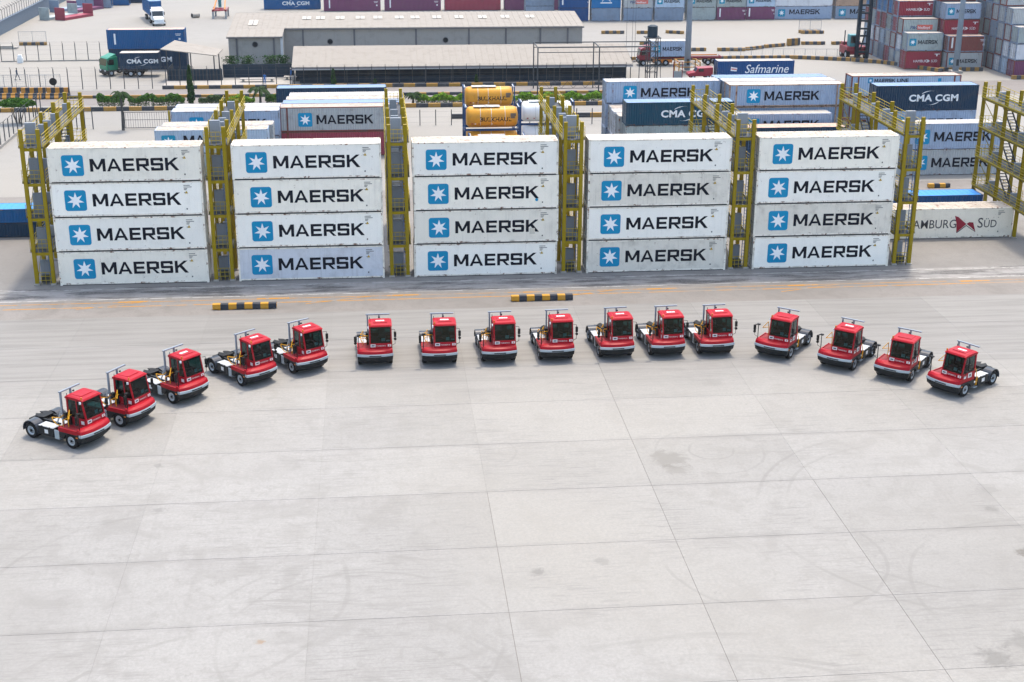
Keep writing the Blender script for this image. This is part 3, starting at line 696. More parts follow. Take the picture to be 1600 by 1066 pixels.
# ------------------------------------------------------------------ tank containers
paint('tank_ochre', '#c98f2c', .4, .3, .05, tone=.03); paint('tank_white', '#e3e6e6', .35, .12); paint('tank_frame', '#123f6e', .45, .25, .1); paint('catwalk', '#b9bcbc', .5, .2)
def tank(x, y, z, label, body='tank_ochre', text='BULKHAUL', frame='tank_frame'):
    o = thing('tank_container', label, 'tank', (x, y, z), 0, 'tank containers behind the racks')
    L, H = L20, ST; f = MB(); p = .12
    for a in (0, L-p):
        for b in (0, W_C-p): f.box(a, b, 0, a+p, b+p, H)
        f.box(a+.01, p, 0.01, a+p-.01, W_C-p, p); f.box(a+.01, p, H-p, a+p-.01, W_C-p, H-.01)
        f.bar((a+.06, .1, .9), (a+.06, .9, .06), .07); f.bar((a+.06, W_C-.1, .9), (a+.06, W_C-.9, .06), .07)
    for b in (.02, W_C-p+.02): f.box(p, b, .02, L-p, b+.08, .26)
    part('frame', f, MATS[frame], o, .006)
    zc, yc, r = 1.36, W_C/2, 1.12
    mb = MB(); n = 28; rings = [(.2, .55), (.27, .85), (.42, 1.04), (.62, r), (L-.62, r), (L-.42, 1.04), (L-.27, .85), (L-.2, .55)]
    vs = []; fs = []
    for a, rr in rings:
        for k in range(n): t = 6.28318*k/n; vs.append((a, yc+rr*math.cos(t), zc+rr*math.sin(t)))
    for q in range(len(rings)-1):
        for k in range(n): fs.append((q*n+k, q*n+(k+1) % n, (q+1)*n+(k+1) % n, (q+1)*n+k))
    fs += [tuple(range(n)), tuple(range((len(rings)-1)*n, len(rings)*n))]
    mb.add(vs, fs); part('barrel', mb, MATS[body], o, smooth=True)
    bands = MB()
    for a in (1.7, 2.9, 4.4):
        for k in range(14):
            t0, t1 = R(60+k*12), R(72+k*12)
            q = [(a, yc+(r+.006)*math.cos(t), zc+(r+.006)*math.sin(t)) for t in (t0, t1)]
            bands.quad(q[0], q[1], (q[1][0]+.05,)+q[1][1:], (q[0][0]+.05,)+q[0][1:])
    part('band', bands, MATS['catwalk'], o)
    cw = MB().box(1.0, yc-.5, H-.09, 3.9, yc-.1, H-.05).box(1.0, yc+.1, H-.09, 3.9, yc+.5, H-.05).cyl((2.5, yc, H-.2), (2.5, yc, H+.02), .25, None, 12)
    for a in (.15, L-.2): cw.box(a, .3, H-.05, a+.08, W_C-.3, H-.01)
    part('catwalk', cw, MATS['catwalk'], o)
    def curved(me0, mat, x0, zmid, nm):
        me = me0.copy()
        for v in me.vertices:
            t = (v.co.z+zmid-zc)/r; v.co = (v.co.x+x0, yc-(r+.012)*math.cos(t), zc+(r+.012)*math.sin(t))
        put(nm, me, MATS[mat], o)
    if text: curved(text_mesh(text, .46, .035, 0, 1.08), 'letter_navy', 1.65, 1.03, 'lettering')
    for q, (mat, a, b, s_) in enumerate((('flag_red', .75, .62, .2), ('letter_white', 1.1, .62, .16), ('flag_red', 1.5, .62, .16), ('letter_white', 2.9, .6, .16), ('mark_dark', 5.0, 1.6, .3), ('mark_dark', 5.0, 1.35, .24))):
        g_ = MB()
        for i in range(3): g_.quad((0, 0, s_*i/3), (s_*(2 if q > 3 else 1), 0, s_*i/3), (s_*(2 if q > 3 else 1), 0, s_*(i+.8)/3), (0, 0, s_*(i+.8)/3))
        curved(g_.mesh('placard'), mat, a, b, 'placard')
    return o
for t, nm in enumerate(('bottom', 'middle', 'top')):
    tank(6.6, 36.5, .004+t*2.6, f'yellow tank in blue frame, {nm} tier of the taller pair nearer the racks')
    tank(7.3, 49.5, .004+t*2.6, f'yellow tank in blue frame, {nm} tier of the stack nearer the hedge')
for t, nm in enumerate(('bottom', 'second')): tank(6.9, 33.4, .004+t*2.6, f'yellow tank in blue frame, {nm} tier of the two-high stack')
for t, nm in enumerate(('bottom', 'middle', 'top')): tank(12.95, 39.3, .004+t*2.6, f'white tank container, {nm} tier beside the yellow tanks', 'tank_white', None)

# ------------------------------------------------------------------ terminal tractors
paint('tr_red', (.31, .0025, .011, 1), .38, .05, 0, coat=.0, tone=.05, dirtcol='#5d1a1a', streak=False, spec=.14); paint('tr_deck', '#7c1f26', .6, .3, tone=.04, streak=False)
paint('tr_dark', '#191d20', .5, .15, streak=False); paint('tr_black', '#0c0e10', .5, .1, streak=False); paint('tr_guard', '#2a323c', .3, .12, coat=.2, streak=False)
paint('tr_silver', '#9ea8af', .4, .15, metal=.15, streak=False); paint('tr_white', '#a6a9aa', .5, .15, streak=False); paint('tr_yellow', '#d79a17', .45, .1, streak=False)
paint('tr_post', '#7d8791', .5, .2, metal=.1, streak=False); paint('tr_sticker', '#cfd0cf', .5, .03, tone=.02); plain('rubber', '#111214', .85); paint('rim', '#aab3bb', .4, .2, metal=.4); plain('seat_cloth', '#101316', .9)
plain('amber', '#c86f12', .3); plain('paper', '#d9f0f5', .6); plain('card', '#d08a4a', .7); plain('lamp_glass', '#dfe6ea', .15)
glassm('cab_glass', '#587f80', .12); plain('dash', '#14181b', .8)
def wheel_meshes(rad, wid, hub):
    def loft_profile(pr, n=26):
        mb = MB(); vs = []; fs = []
        for (a, r_) in pr:
            for k in range(n): t = 6.28318*k/n; vs.append((a, r_*math.cos(t), r_*math.sin(t)))
        m = len(pr)
        for q in range(m-1):
            for k in range(n): fs.append((q*n+k, q*n+(k+1) % n, (q+1)*n+(k+1) % n, (q+1)*n+k))
        return mb.add(vs, fs)
    w = wid/2
    ty = loft_profile([(-w, rad*.60), (-w, rad*.9), (-w*.86, rad*.985), (-w*.4, rad), (w*.4, rad), (w*.86, rad*.985), (w, rad*.9), (w, rad*.6), (w*.7, rad*.56), (-w*.7, rad*.56), (-w, rad*.6)])
    rm = loft_profile([(w*.78, rad*.60), (w*.95, rad*.585), (w*.62, rad*.50), (w*.5, rad*.36), (w*.8, rad*.30), (w*.8, 0.001)])
    hb = MB().cyl((w*.75, 0, 0), (w*1.02, 0, 0), rad*.2, rad*.17, 14)
    for k in range(8): t = 6.283*k/8; hb.cyl((w*.7, math.cos(t)*rad*.30, math.sin(t)*rad*.30), (w*.9, math.cos(t)*rad*.30, math.sin(t)*rad*.30), .022, None, 6)
    return ty.mesh('tyre', smooth=True), rm.mesh('rim', smooth=True), hb.mesh('hub')
def add_wheel(o, x, y, rad, wid, right, key):
    ty, rm, hb = cached(('wheel', key), lambda: wheel_meshes(rad, wid, True))
    w = bpy.data.objects.new('wheel', None); COL.objects.link(w); w.parent = o; w.location = (x, y, rad); w.rotation_euler = (0, 0, 0 if right else math.pi)
    put('tyre', ty, MATS['rubber'], w); put('rim', rm, MATS['rim'], w); put('hub', hb, MATS['tr_dark'], w)
    return w
def bow(x, y0=0., d=.24): return y0+d*(abs(x)/1.25)**2.2
def make_tractor():
    """front faces -y, bumper centre at the origin; the cab is on the +x side"""
    o = thing('terminal_tractor', 'x', 'tractor', (0, 0, 0), 0, 'red terminal tractors parked in an arc')
    M = MATS; xs = [-1.25+2.5*k/10 for k in range(11)]
    def band(z0, z1, f0, f1, back0, back1, xsc0=1, xsc1=1):
        a = [(x*xsc0, bow(x, f0), z0) for x in xs]+[(1.25*xsc0, back0, z0), (-1.25*xsc0, back0, z0)]
        b = [(x*xsc1, bow(x, f1), z1) for x in xs]+[(1.25*xsc1, back1, z1), (-1.25*xsc1, back1, z1)]
        return MB().loft(a, b)
    sk = band(.56, .86, .04, .0, .52, .52, .98, 1.0); k2 = band(.30, .555, .30, .05, .60, .55, .86, .975); sk.add(k2.v, k2.f)
    part('front_skirt', sk, M['tr_dark'], o, .012)
    part('bumper', band(.865, 1.03, -.05, -.03, .42, .42, 1.02, 1.01), M['tr_silver'], o, .015)
    part('bumper_slot', MB().box(-.42, -.058, .905, .42, .1, .965), M['tr_black'], o)
    part('lower_intake', MB().box(-.32, .035, .60, .32, .3, .70), M['tr_black'], o)
    hd = band(1.035, 1.22, .0, .06, .56, .56, .995, .985)
    part('hood', hd, M['tr_red'], o, .03)
    hd2 = MB().loft([(x*.985, bow(x, .065), 1.222) for x in xs]+[(1.23, .60, 1.222), (-1.23, .60, 1.222)], [(x*.96, bow(x, .30, .10), 1.33) for x in xs]+[(1.20, .60, 1.33), (-1.20, .60, 1.33)])
    part('hood_top', hd2, M['tr_red'], o, .02)
    for s in (-1, 1):
        part('headlight', MB().box(min(s*.66, s*.98), .10, .70, max(s*.66, s*.98), .30, .78), M['tr_black'], o, .01)
        part('marker_lamp', MB().box(min(s*1.19, s*1.255), .52, .78, max(s*1.19, s*1.255), .68, .86), M['amber'], o, .008)
    # floor deck beside the cab, with its red side sill
    part('deck', MB().box(-1.20, .56, 1.14, -.38, 2.05, 1.19), M['tr_deck'], o)
    part('deck_sill', MB().box(-1.25, .56, .98, -1.19, 2.10, 1.25).box(-1.19, 2.05, .98, -.38, 2.10, 1.22), M['tr_red'], o, .012)
    for s in (-1, 1):   # wheel-arch panels
        x0, x1 = (s*1.0, s*1.245) if s > 0 else (s*1.245, s*1.0)
        ar = MB(); pts = [(.46, .56), (.46, 1.03)]
        top = [(2.05, 1.03), (2.05, .56), (1.72, .56)]
        arc = [(1.12+.60*math.cos(R(a)), .52+.50*math.sin(R(a))*.9) for a in range(10, 171, 20)]
        arc = [(y, max(z, .56)) for y, z in arc]
        ar.ext(pts+top+arc+[(.52, .56)], 'x', x0, x1); part('wheel_arch', ar, M['tr_dark'], o)
    # cab
    cx0, cx1 = -.38, 1.20; cab = MB()
    low = [(.50, 1.20), (.52, 1.33), (.55, 1.68), (2.12, 1.68), (2.12, .98), (.60, .98)]
    cab.ext(low, 'x', cx0, cx1)
    def pil(y0, y1, z0, y2, y3, z1, xa, xb):
        cab.loft([(xa, y0, z0), (xb, y0, z0), (xb, y1, z0), (xa, y1, z0)], [(xa, y2, z1), (xb, y2, z1), (xb, y3, z1), (xa, y3, z1)])
    for xa, xb in ((cx0, cx0+.09), (cx1-.09, cx1)):
        pil(.555, .66, 1.675, .80, .90, 2.83, xa, xb); pil(1.98, 2.12, 1.675, 1.98, 2.12, 2.83, xa, xb)
    pil(1.22, 1.30, 1.675, 1.26, 1.34, 2.83, cx0+.004, cx0+.06)
    cab.box(cx0+.09, 2.06, 1.675, cx1-.09, 2.12, 1.95); cab.box(cx0+.09, 2.06, 2.62, cx1-.09, 2.12, 2.83)
    part('cab', cab, M['tr_red'], o, .014)
    rf = MB(); prof = [(.74, 2.815), (.70, 2.865), (.80, 2.965), (1.2, 3.02), (2.05, 3.03), (2.20, 2.97), (2.18, 2.815)]
    a = [(cx0-.02, y, z-(.05 if z > 2.9 else 0)) for y, z in prof]; b = [(cx0+.14, y, z) for y, z in prof]; c = [(cx1-.14, y, z) for y, z in prof]; d = [(cx1+.02, y, z-(.05 if z > 2.9 else 0)) for y, z in prof]
    n = len(prof); rf.add(a+b+c+d, [(q*n+i, q*n+(i+1) % n, (q+1)*n+(i+1) % n, (q+1)*n+i) for q in range(3) for i in range(n)]+[tuple(range(n)), tuple(range(3*n, 4*n))])
    part('roof', rf, M['tr_red'], o, .02)
    part('roof_hatch', MB().box(cx0+.30, 1.12, 3.005, cx1-.30, 1.98, 3.045), M['tr_red'], o, .012)
    part('dark_interior_band', MB().loft([(cx0+.10, .79, 2.68), (cx1-.10, .80, 2.68), (cx1-.10, .84, 2.68), (cx0+.10, .84, 2.68)], [(cx0+.10, .825, 2.815), (cx1-.10, .825, 2.815), (cx1-.10, .88, 2.815), (cx0+.10, .88, 2.815)]), M['tr_black'], o)  # black band behind the glass, standing in for the dark cab interior
    part('windscreen', MB().quad((cx0+.09, .575, 1.685), (cx1-.09, .575, 1.685), (cx1-.09, .80, 2.81), (cx0+.09, .80, 2.81)), M['cab_glass'], o)
    gl = MB().quad((cx1-.03, .68, 1.69), (cx1-.03, 1.97, 1.69), (cx1-.03, 1.97, 2.81), (cx1-.03, .90, 2.81)); part('side_window', gl, M['cab_glass'], o)
    gl = MB().quad((cx0+.03, .68, 1.69), (cx0+.03, 1.21, 1.69), (cx0+.03, 1.25, 2.81), (cx0+.03, .90, 2.81)); part('side_window', gl, M['cab_glass'], o)
    dr = MB().quad((cx0+.02, 1.31, 1.69), (cx0+.02, 1.97, 1.69), (cx0+.02, 1.97, 2.81), (cx0+.02, 1.35, 2.81)); part('door_window', dr, M['cab_glass'], o)
    part('window_frame', MB().box(cx1-.02, 1.28, 1.69, cx1-.0, 1.33, 2.815).box(cx1-.022, .70, 1.68, cx1+.003, 1.97, 1.78), M['tr_black'], o)
    part('rear_window', MB().quad((cx0+.09, 2.09, 1.95), (cx1-.09, 2.09, 1.95), (cx1-.09, 2.09, 2.62), (cx0+.09, 2.09, 2.62)), M['cab_glass'], o)
    st = MB().box(.25, 1.30, 1.76, .75, 1.80, 1.92).box(.25, 1.72, 1.92, .75, 1.86, 2.42).box(.36, 1.68, 2.42, .64, 1.84, 2.60).box(.40, 1.4, 1.68, .60, 1.7, 1.77); part('seat', st, M['seat_cloth'], o, .04)
    sw = MB(); ring = [(.50+.21*math.cos(R(t)), 1.0+.21*math.sin(R(t))*.55, 2.02-.21*math.sin(R(t))*.0+.21*math.sin(R(t))*.35) for t in range(0, 361, 24)]
    sw.tube(ring, .018, 5); sw.cyl((.50, .82, 1.68), (.50, 1.0, 2.02), .03); part('steering_wheel', sw, M['tr_black'], o)
    part('dashboard', MB().ext([(.60, 1.681), (.60, 1.80), (.86, 1.86), (.92, 1.681)], 'x', cx0+.1, cx1-.1), M['dash'], o)
    part('paper', MB().quad((.46, .60, 1.70), (.72, .60, 1.70), (.72, .672, 2.02), (.46, .672, 2.02)).quad((.80, .60, 1.70), (1.06, .60, 1.70), (1.06, .645, 1.90), (.80, .645, 1.90)), M['paper'], o)
    # stickers and lettering on the panel under the windscreen
    def onfront(x0, x1, z0, z1, e=.006): return MB().quad((x0, .52+(z0-1.33)*.073-e, z0), (x1, .52+(z0-1.33)*.073-e, z0), (x1, .52+(z1-1.33)*.073-e, z1), (x0, .52+(z1-1.33)*.073-e, z1))
    s1 = part('sticker', onfront(cx0+.07, cx0+.42, 1.42, 1.63), M['tr_sticker'], o); part('sticker_print', onfront(cx0+.14, cx0+.35, 1.48, 1.57, .009), M['mark_dark'], s1)
    s2 = part('sticker', onfront(cx1-.30, cx1-.06, 1.44, 1.60), M['tr_sticker'], o); part('sticker_print', onfront(cx1-.22, cx1-.13, 1.47, 1.57, .009), M['letter_red'], s2)
    put('lettering', text_mesh('TERBERG', .085, .01, 0, 1.15, 1.25), M['tr_sticker'], o, (cx0+.47, .520, 1.46), (R(-4), 0, 0))
    s3 = part('sticker', MB().quad((cx1+.004, 1.28, 1.3), (cx1+.004, 1.72, 1.3), (cx1+.004, 1.72, 1.62), (cx1+.004, 1.28, 1.62)), M['tr_sticker'], o); part('sticker_print', MB().quad((cx1+.007, 1.42, 1.36), (cx1+.007, 1.6, 1.36), (cx1+.007, 1.6, 1.54), (cx1+.007, 1.42, 1.54)), M['mark_dark'], s3)
    part('sticker', MB().quad((cx1+.004, .8, 1.32), (cx1+.004, 1.06, 1.32), (cx1+.004, 1.06, 1.52), (cx1+.004, .8, 1.52)), M['tr_sticker'], o)
    part('sticker', MB().quad((cx0-.004, .74, 1.33), (cx0-.004, 1.0, 1.33), (cx0-.004, 1.0, 1.55), (cx0-.004, .74, 1.55)), M['tr_sticker'], o)
    # mirrors
    mp = MB().tube([(-1.13, .42, 1.28), (-1.13, .42, 2.30), (-1.13, .40, 2.36), (-1.34, .36, 2.36)], .03, 8); mp.tube([(-1.13, .42, 1.42), (-1.36, .36, 1.56), (-1.36, .36, 2.0)], .014, 5); mp.box(-1.22, .34, 2.34, -1.0, .52, 2.42)
    part('mirror_arm', mp, M['tr_black'], o)
    part('mirror', MB().box(-1.46, .30, 1.92, -1.28, .40, 2.32).cyl((-1.37, .29, 1.82), (-1.37, .40, 1.82), .10, None, 12), M['tr_black'], o, .02)
    mp = MB().tube([(1.2, .70, 2.66), (1.42, .58, 2.66), (1.42, .58, 1.62), (1.2, .60, 1.5)], .016, 6); part('mirror_arm', mp, M['tr_black'], o)
    part('mirror', MB().box(1.34, .52, 2.12, 1.52, .62, 2.52).cyl((1.43, .51, 1.98), (1.43, .62, 1.98), .10, None, 12), M['tr_black'], o, .02)
    part('beacon', MB().cyl((cx0+.06, .86, 2.90), (cx0+.06, .86, 3.10), .055, .045, 10), M['amber'], o)
    part('work_lamp', MB().box(cx0-.10, .82, 2.68, cx0-.02, .94, 2.83), M['lamp_glass'], o, .01); part('work_lamp', MB().box(.3, 2.14, 3.03, .42, 2.22, 3.12), M['tr_black'], o, .01); part('aerial', MB().cyl((cx0+.06, 2.05, 2.98), (cx0+.06, 2.05, 3.16), .02), M['tr_black'], o)
    # yellow rails and air hoses
    part('grab_rail', MB().tube([(-.82, 1.62, 1.19), (-.82, 1.62, 1.88), (-1.12, 1.22, 1.90), (-.80, 1.45, 2.34), (-.82, 1.62, 1.88), (-.45, 1.70, 1.86)], .024, 6).tube([(-.95, 1.95, 1.19), (-.95, 1.95, 1.6), (-.55, 1.95, 1.62), (-.55, 1.95, 1.19)], .022, 6), M['tr_yellow'], o)
    part('grab_rail', MB().tube([(1.22, 2.26, .55), (1.25, 2.30, 1.2), (1.14, 2.30, 1.62), (.95, 2.22, 2.02)], .024, 6).tube([(1.22, 2.40, .55), (1.25, 2.42, 1.15)], .022, 6), M['tr_yellow'], o)
    hose = [(-.48, 2.34, 1.72), (-.62, 2.5, 1.56), (-.80, 2.72, 1.58), (-.98, 2.80, 1.66), (-1.02, 2.72, 1.52), (-.96, 2.50, 1.24), (-.80, 2.30, 1.12)]; part('air_hose', MB().tube(hose, .026, 6), M['tr_yellow'], o)
    hose = [(-.50, 2.30, 1.62), (-.42, 2.12, 1.52), (-.60, 1.95, 1.55), (-.72, 1.8, 1.70)]; part('air_hose', MB().tube(hose, .026, 6), M['tr_yellow'], o)
    part('hose_bracket', MB().box(-.62, 1.98, 1.45, -.42, 2.2, 1.95).box(-.55, 1.69, 1.20, -.42, 1.98, 1.72), M['tr_black'], o, .02)
    # headboard
    for x in (-.46, .36): part('headboard_post', MB().box(x-.05, 2.38, .98, x+.05, 2.50, 3.18), M['tr_post'], o, .01)
    part('headboard_beam', MB().box(-.58, 2.36, 3.18, 1.12, 2.50, 3.26), M['tr_post'], o, .012)
    part('headboard_stay', MB().bar((-.46, 2.50, 2.0), (-.46, 3.0, 1.0), .07).bar((.36, 2.50, 2.0), (.36, 3.0, 1.0), .07), M['tr_silver'], o)
    # chassis
    ch = MB().box(-.46, .65, .50, -.34, 5.2, .92).box(.34, .65, .50, .46, 5.2, .92).box(-.34, 2.3, .55, .34, 2.42, .9).box(-.34, 5.0, .55, .34, 5.15, .9)
    for y in (1.12, 4.5): ch.cyl((-.95, y, .50), (.95, y, .50), .1)
    part('chassis', ch, M['tr_dark'], o)
    part('engine_cover', MB().box(-.33, .62, .55, .33, 2.28, .97), M['tr_black'], o)
    for s in (-1, 1):
        x0, x1 = sorted((s*.56, s*1.24))
        part('side_box', MB().box(x0, 2.55, .44, x1, 3.82, 1.0), M['tr_dark'], o, .02)
        lid = MB().box(x0+.02, 2.57, 1.003, x1-.02, 3.14, 1.04).box(x0+.02, 3.17, 1.003, x1-.02, 3.80, 1.04)
        part('box_lid', lid, M['tr_white'], o, .008)
        part('box_latch', MB().box(min(s*1.20, s*1.26), 2.8, .93, max(s*1.20, s*1.26), 2.9, 1.05).box(min(s*1.20, s*1.26), 3.45, .93, max(s*1.20, s*1.26), 3.55, 1.05), M['tr_black'], o)
        part('step', MB().box(x0+.05, 2.14, .36, x1-.01, 2.52, .41).box(x0+.05, 2.14, .70, x1-.04, 2.52, .74).box(x0+.05, 2.14, .36, x0+.09, 2.52, .96), M['tr_silver'], o, .006)
        g = MB(); ro, ri = .64, .605; yc = 4.5
        pa = [(yc+ro*math.cos(R(a)), .54+ro*math.sin(R(a))) for a in range(-8, 189, 14)]; pb = [(yc+ri*math.cos(R(a)), .54+ri*math.sin(R(a))) for a in range(188, -9, -14)]
        xa, xb = sorted((s*.62, s*1.27)); g.ext(pa+pb, 'x', xa, xb); part('mudguard', g, M['tr_guard'], o)
        add_wheel(o, s*1.06, 1.12, .50, .33, s > 0, 'front'); add_wheel(o, s*.97, 4.5, .51, .52, s > 0, 'rear')
        part('tail_lamp', MB().box(min(s*.7, s*1.05), 5.18, .62, max(s*.7, s*1.05), 5.24, .76), M['flag_red'], o, .008)
        part('lift_arm', MB().bar((s*.40, 2.75, 1.0), (s*.40, 4.85, 1.07), .12, .10), M['tr_dark'], o, .01)
    part('side_label', MB().quad((1.243, 3.0, .60), (1.243, 3.35, .60), (1.243, 3.35, .86), (1.243, 3.0, .86)), M['tr_sticker'], o)
    part('side_label', MB().quad((-1.243, 3.0, .60), (-1.243, 3.3, .60), (-1.243, 3.3, .86), (-1.243, 3.0, .86)), M['tr_sticker'], o)
    part('deck_plate', MB().box(-.52, 2.62, .93, .52, 3.75, .965), M['tr_white'], o, .006)
    part('rear_plate', MB().box(-.60, 3.80, .93, .60, 5.2, .97), M['tr_dark'], o, .006)
    fw = MB().ext([(-.42, 4.15), (.42, 4.15), (.50, 4.5), (.42, 4.85), (.16, 5.1), (.06, 4.7), (-.06, 4.7), (-.16, 5.1), (-.42, 4.85), (-.50, 4.5)], 'z', 1.12, 1.18); part('fifth_wheel', fw, M['tr_black'], o, .012)
    part('rear_cross_beam', MB().box(-.62, 5.14, .55, .62, 5.24, .98), M['tr_dark'], o, .01)
    return o
def roof_plate_meshes():
    a = MB().box(-.30, -.11, 0, .30, .11, .006).mesh('roof_plate')
    b = MB()
    for k, (x, w) in enumerate(((-.20, .05), (-.12, .05), (.0, .07), (.10, .03), (.16, .05))): b.box(x, -.045, .0062, x+w, .045, .0085)
    return a, b.mesh('plate_print')
tractor = make_tractor()
rp_a, rp_b = roof_plate_meshes()
TR = [(-20.38, -33.47, 56.0, 0), (-18.04, -30.31, 57.5, 0), (-15.23, -26.89, 48.0, 1), (-11.01, -24.30, 40.0, 1), (-7.68, -22.35, 34.5, 1), (-3.48, -21.66, 1.0, 1), (1.05, -21.80, .5, 1), (5.30, -21.79, 2.5, 1),
      (9.43, -21.72, 2.5, 1), (13.80, -21.56, 4.0, 1), (17.51, -21.49, 3.5, 1), (21.08, -21.52, 3.5, 1), (24.64, -22.26, -38.5, 0), (28.46, -24.85, -41.0, 1), (31.72, -27.31, -40.5, 0), (34.27, -29.92, -55.5, 1)]
for i, (x, y, a, pl) in enumerate(TR):
    o = tractor if i == 0 else copy_tree(tractor)
    o.location = (x, y, GZ); o.rotation_euler = (0, 0, R(a))
    n = i if i < 8 else 15-i; end = 'from the arc end nearer the wire fence' if i < 8 else 'from the arc end nearer the red-flag container'
    o['label'] = f"red terminal tractor with {'white-labelled' if pl else 'plain'} cab roof, {ORD[n]} {end}"
    if pl:
        p = put('roof_plate', rp_a, MATS['tr_sticker'], o, (.41, 1.52, 3.046)); put('plate_print', rp_b, MATS['letter_grey'], p)
    if i == 8:
        part('dash_card', MB().quad((.62, .622, 1.80), (.92, .622, 1.80), (.92, .69, 2.08), (.62, .69, 2.08)), MATS['card'], o)

# ------------------------------------------------------------------ striped concrete barriers
checker_paint('stripe_big', '#b07d05', '#141d2a', .625, 0, .10); checker_paint('stripe_kerb', '#2c3138', '#9d7528', 1.7, 0, .35); checker_paint('stripe_old', '#8f6c30', '#343a44', .72, 0, .35)
checker_paint('stripe_jersey', '#a8741a', '#1c2633', .6, 0, .2)
def barrier(x, y, L, label, ang=0, h=.46, w=.55, mat='stripe_big', z=.004, group='striped concrete barriers in the yard'):
    mb = MB(); mb.ext([(-w/2, .06), (-w/2, h*.35), (-w*.40, h-.04), (-w*.36, h), (w*.36, h), (w*.40, h-.04), (w/2, h*.35), (w/2, .06)], 'x', 0, L)
    for k in range(2): mb.box(L*(.08+.6*k), -w*.45, 0, L*(.32+.6*k), w*.45, .061)
    o = part('concrete_barrier', mb, MATS[mat], None, .015, loc=(x, y, z), rot=(0, 0, ang)); return tag(o, label, 'barrier', group)
barrier(-16.25, -7.35, 5.0, 'yellow and black concrete barrier lying behind the angled tractors, fence side'); barrier(7.5, -7.15, 5.0, 'yellow and black concrete barrier lying before the third and fourth stacks')
barrier(56.0, 28.2, 2.4, 'small yellow and black barrier behind the bright-blue-roofed container')
for i, (x0, y0, x1, y1, h) in enumerate(((40.6, 155.9, 45, 155.7, .6), (47.4, 155.5, 51.1, 155.2, .6), (53.2, 156.0, 56.4, 154.4, .6), (79.2, 153.6, 83.7, 153.5, .6), (45.2, 140.4, 46.9, 140.3, .6), (52.2, 131.8, 55.5, 131.7, .6),
                                        (57.5, 131.5, 62.5, 131.3, .6), (62.8, 131.9, 66.5, 134.1, .6), (67.0, 134.9, 71.2, 136.8, .6), (71.8, 137.1, 74.3, 138.2, 1.3), (74.8, 138.6, 79.2, 138.4, .6), (80.4, 138.2, 84.2, 138.6, .6))):
    d = math.hypot(x1-x0, y1-y0)
    where = ['first', 'second', 'third', 'fourth'][i] + ' striped barrier from the warehouse, in the farthest line' if i < 4 else ('short striped barrier beside the water tank tower' if i == 4 else f"{'tall' if i == 9 else 'low'} striped barrier, {ORD[i-5]} from the light mast towards the container handler")
    barrier(x0, y0, d, where, math.atan2(y1-y0, x1-x0), h, .6, 'stripe_old')

# ------------------------------------------------------------------ kerbs
def kerb(name, x0, y0, x1, y1, label, h=.22, w=.35, mat='stripe_kerb'):
    d = math.hypot(x1-x0, y1-y0)
    o = part(name, MB().box(0, -w/2, 0, d, w/2, h), MATS[mat], None, .02, loc=(x0, y0, .003), rot=(0, 0, math.atan2(y1-y0, x1-x0)))
    return tag(o, label, 'kerb', 'black and yellow painted kerbs')
kerb('painted_kerb', -34.4, 97.7, 37.0, 97.0, 'black and yellow kerb along the shed side of the road', .5)
kerb('painted_kerb', -50.0, 90.6, 37.0, 89.6, 'black and yellow kerb in the middle of the road', .4)
kerb('painted_kerb', -62.0, 80.4, 45.0, 80.0, 'black and yellow kerb along the hedge', .55)
kerb('painted_kerb', 7.0, 71.5, 30.0, 71.2, 'short black and yellow kerb between the post fence and the hedge', .6)
for i, (a, b) in enumerate((((37.4, 121.4), (68.4, 121.6)), ((68.5, 121.6), (77.4, 118.2)), ((77.5, 118.1), (81.9, 114.9)), ((82, 114.8), (88.3, 105.2)))):
    kerb('painted_kerb', a[0], a[1], b[0], b[1], f"{['long straight', 'slightly bent', 'curving', 'last'][i]} striped kerb run leading to the near container stack", .6, .5, 'stripe_old')
kerb('painted_kerb', 96.6, 97.9, 104, 97.9, 'striped kerb at the foot of the big end stack', .6, .5, 'stripe_old')
kerb('painted_kerb', 88.3, 106.6, 95.5, 106.4, 'striped kerb before the small stack beside the mast', .6, .5, 'stripe_old')

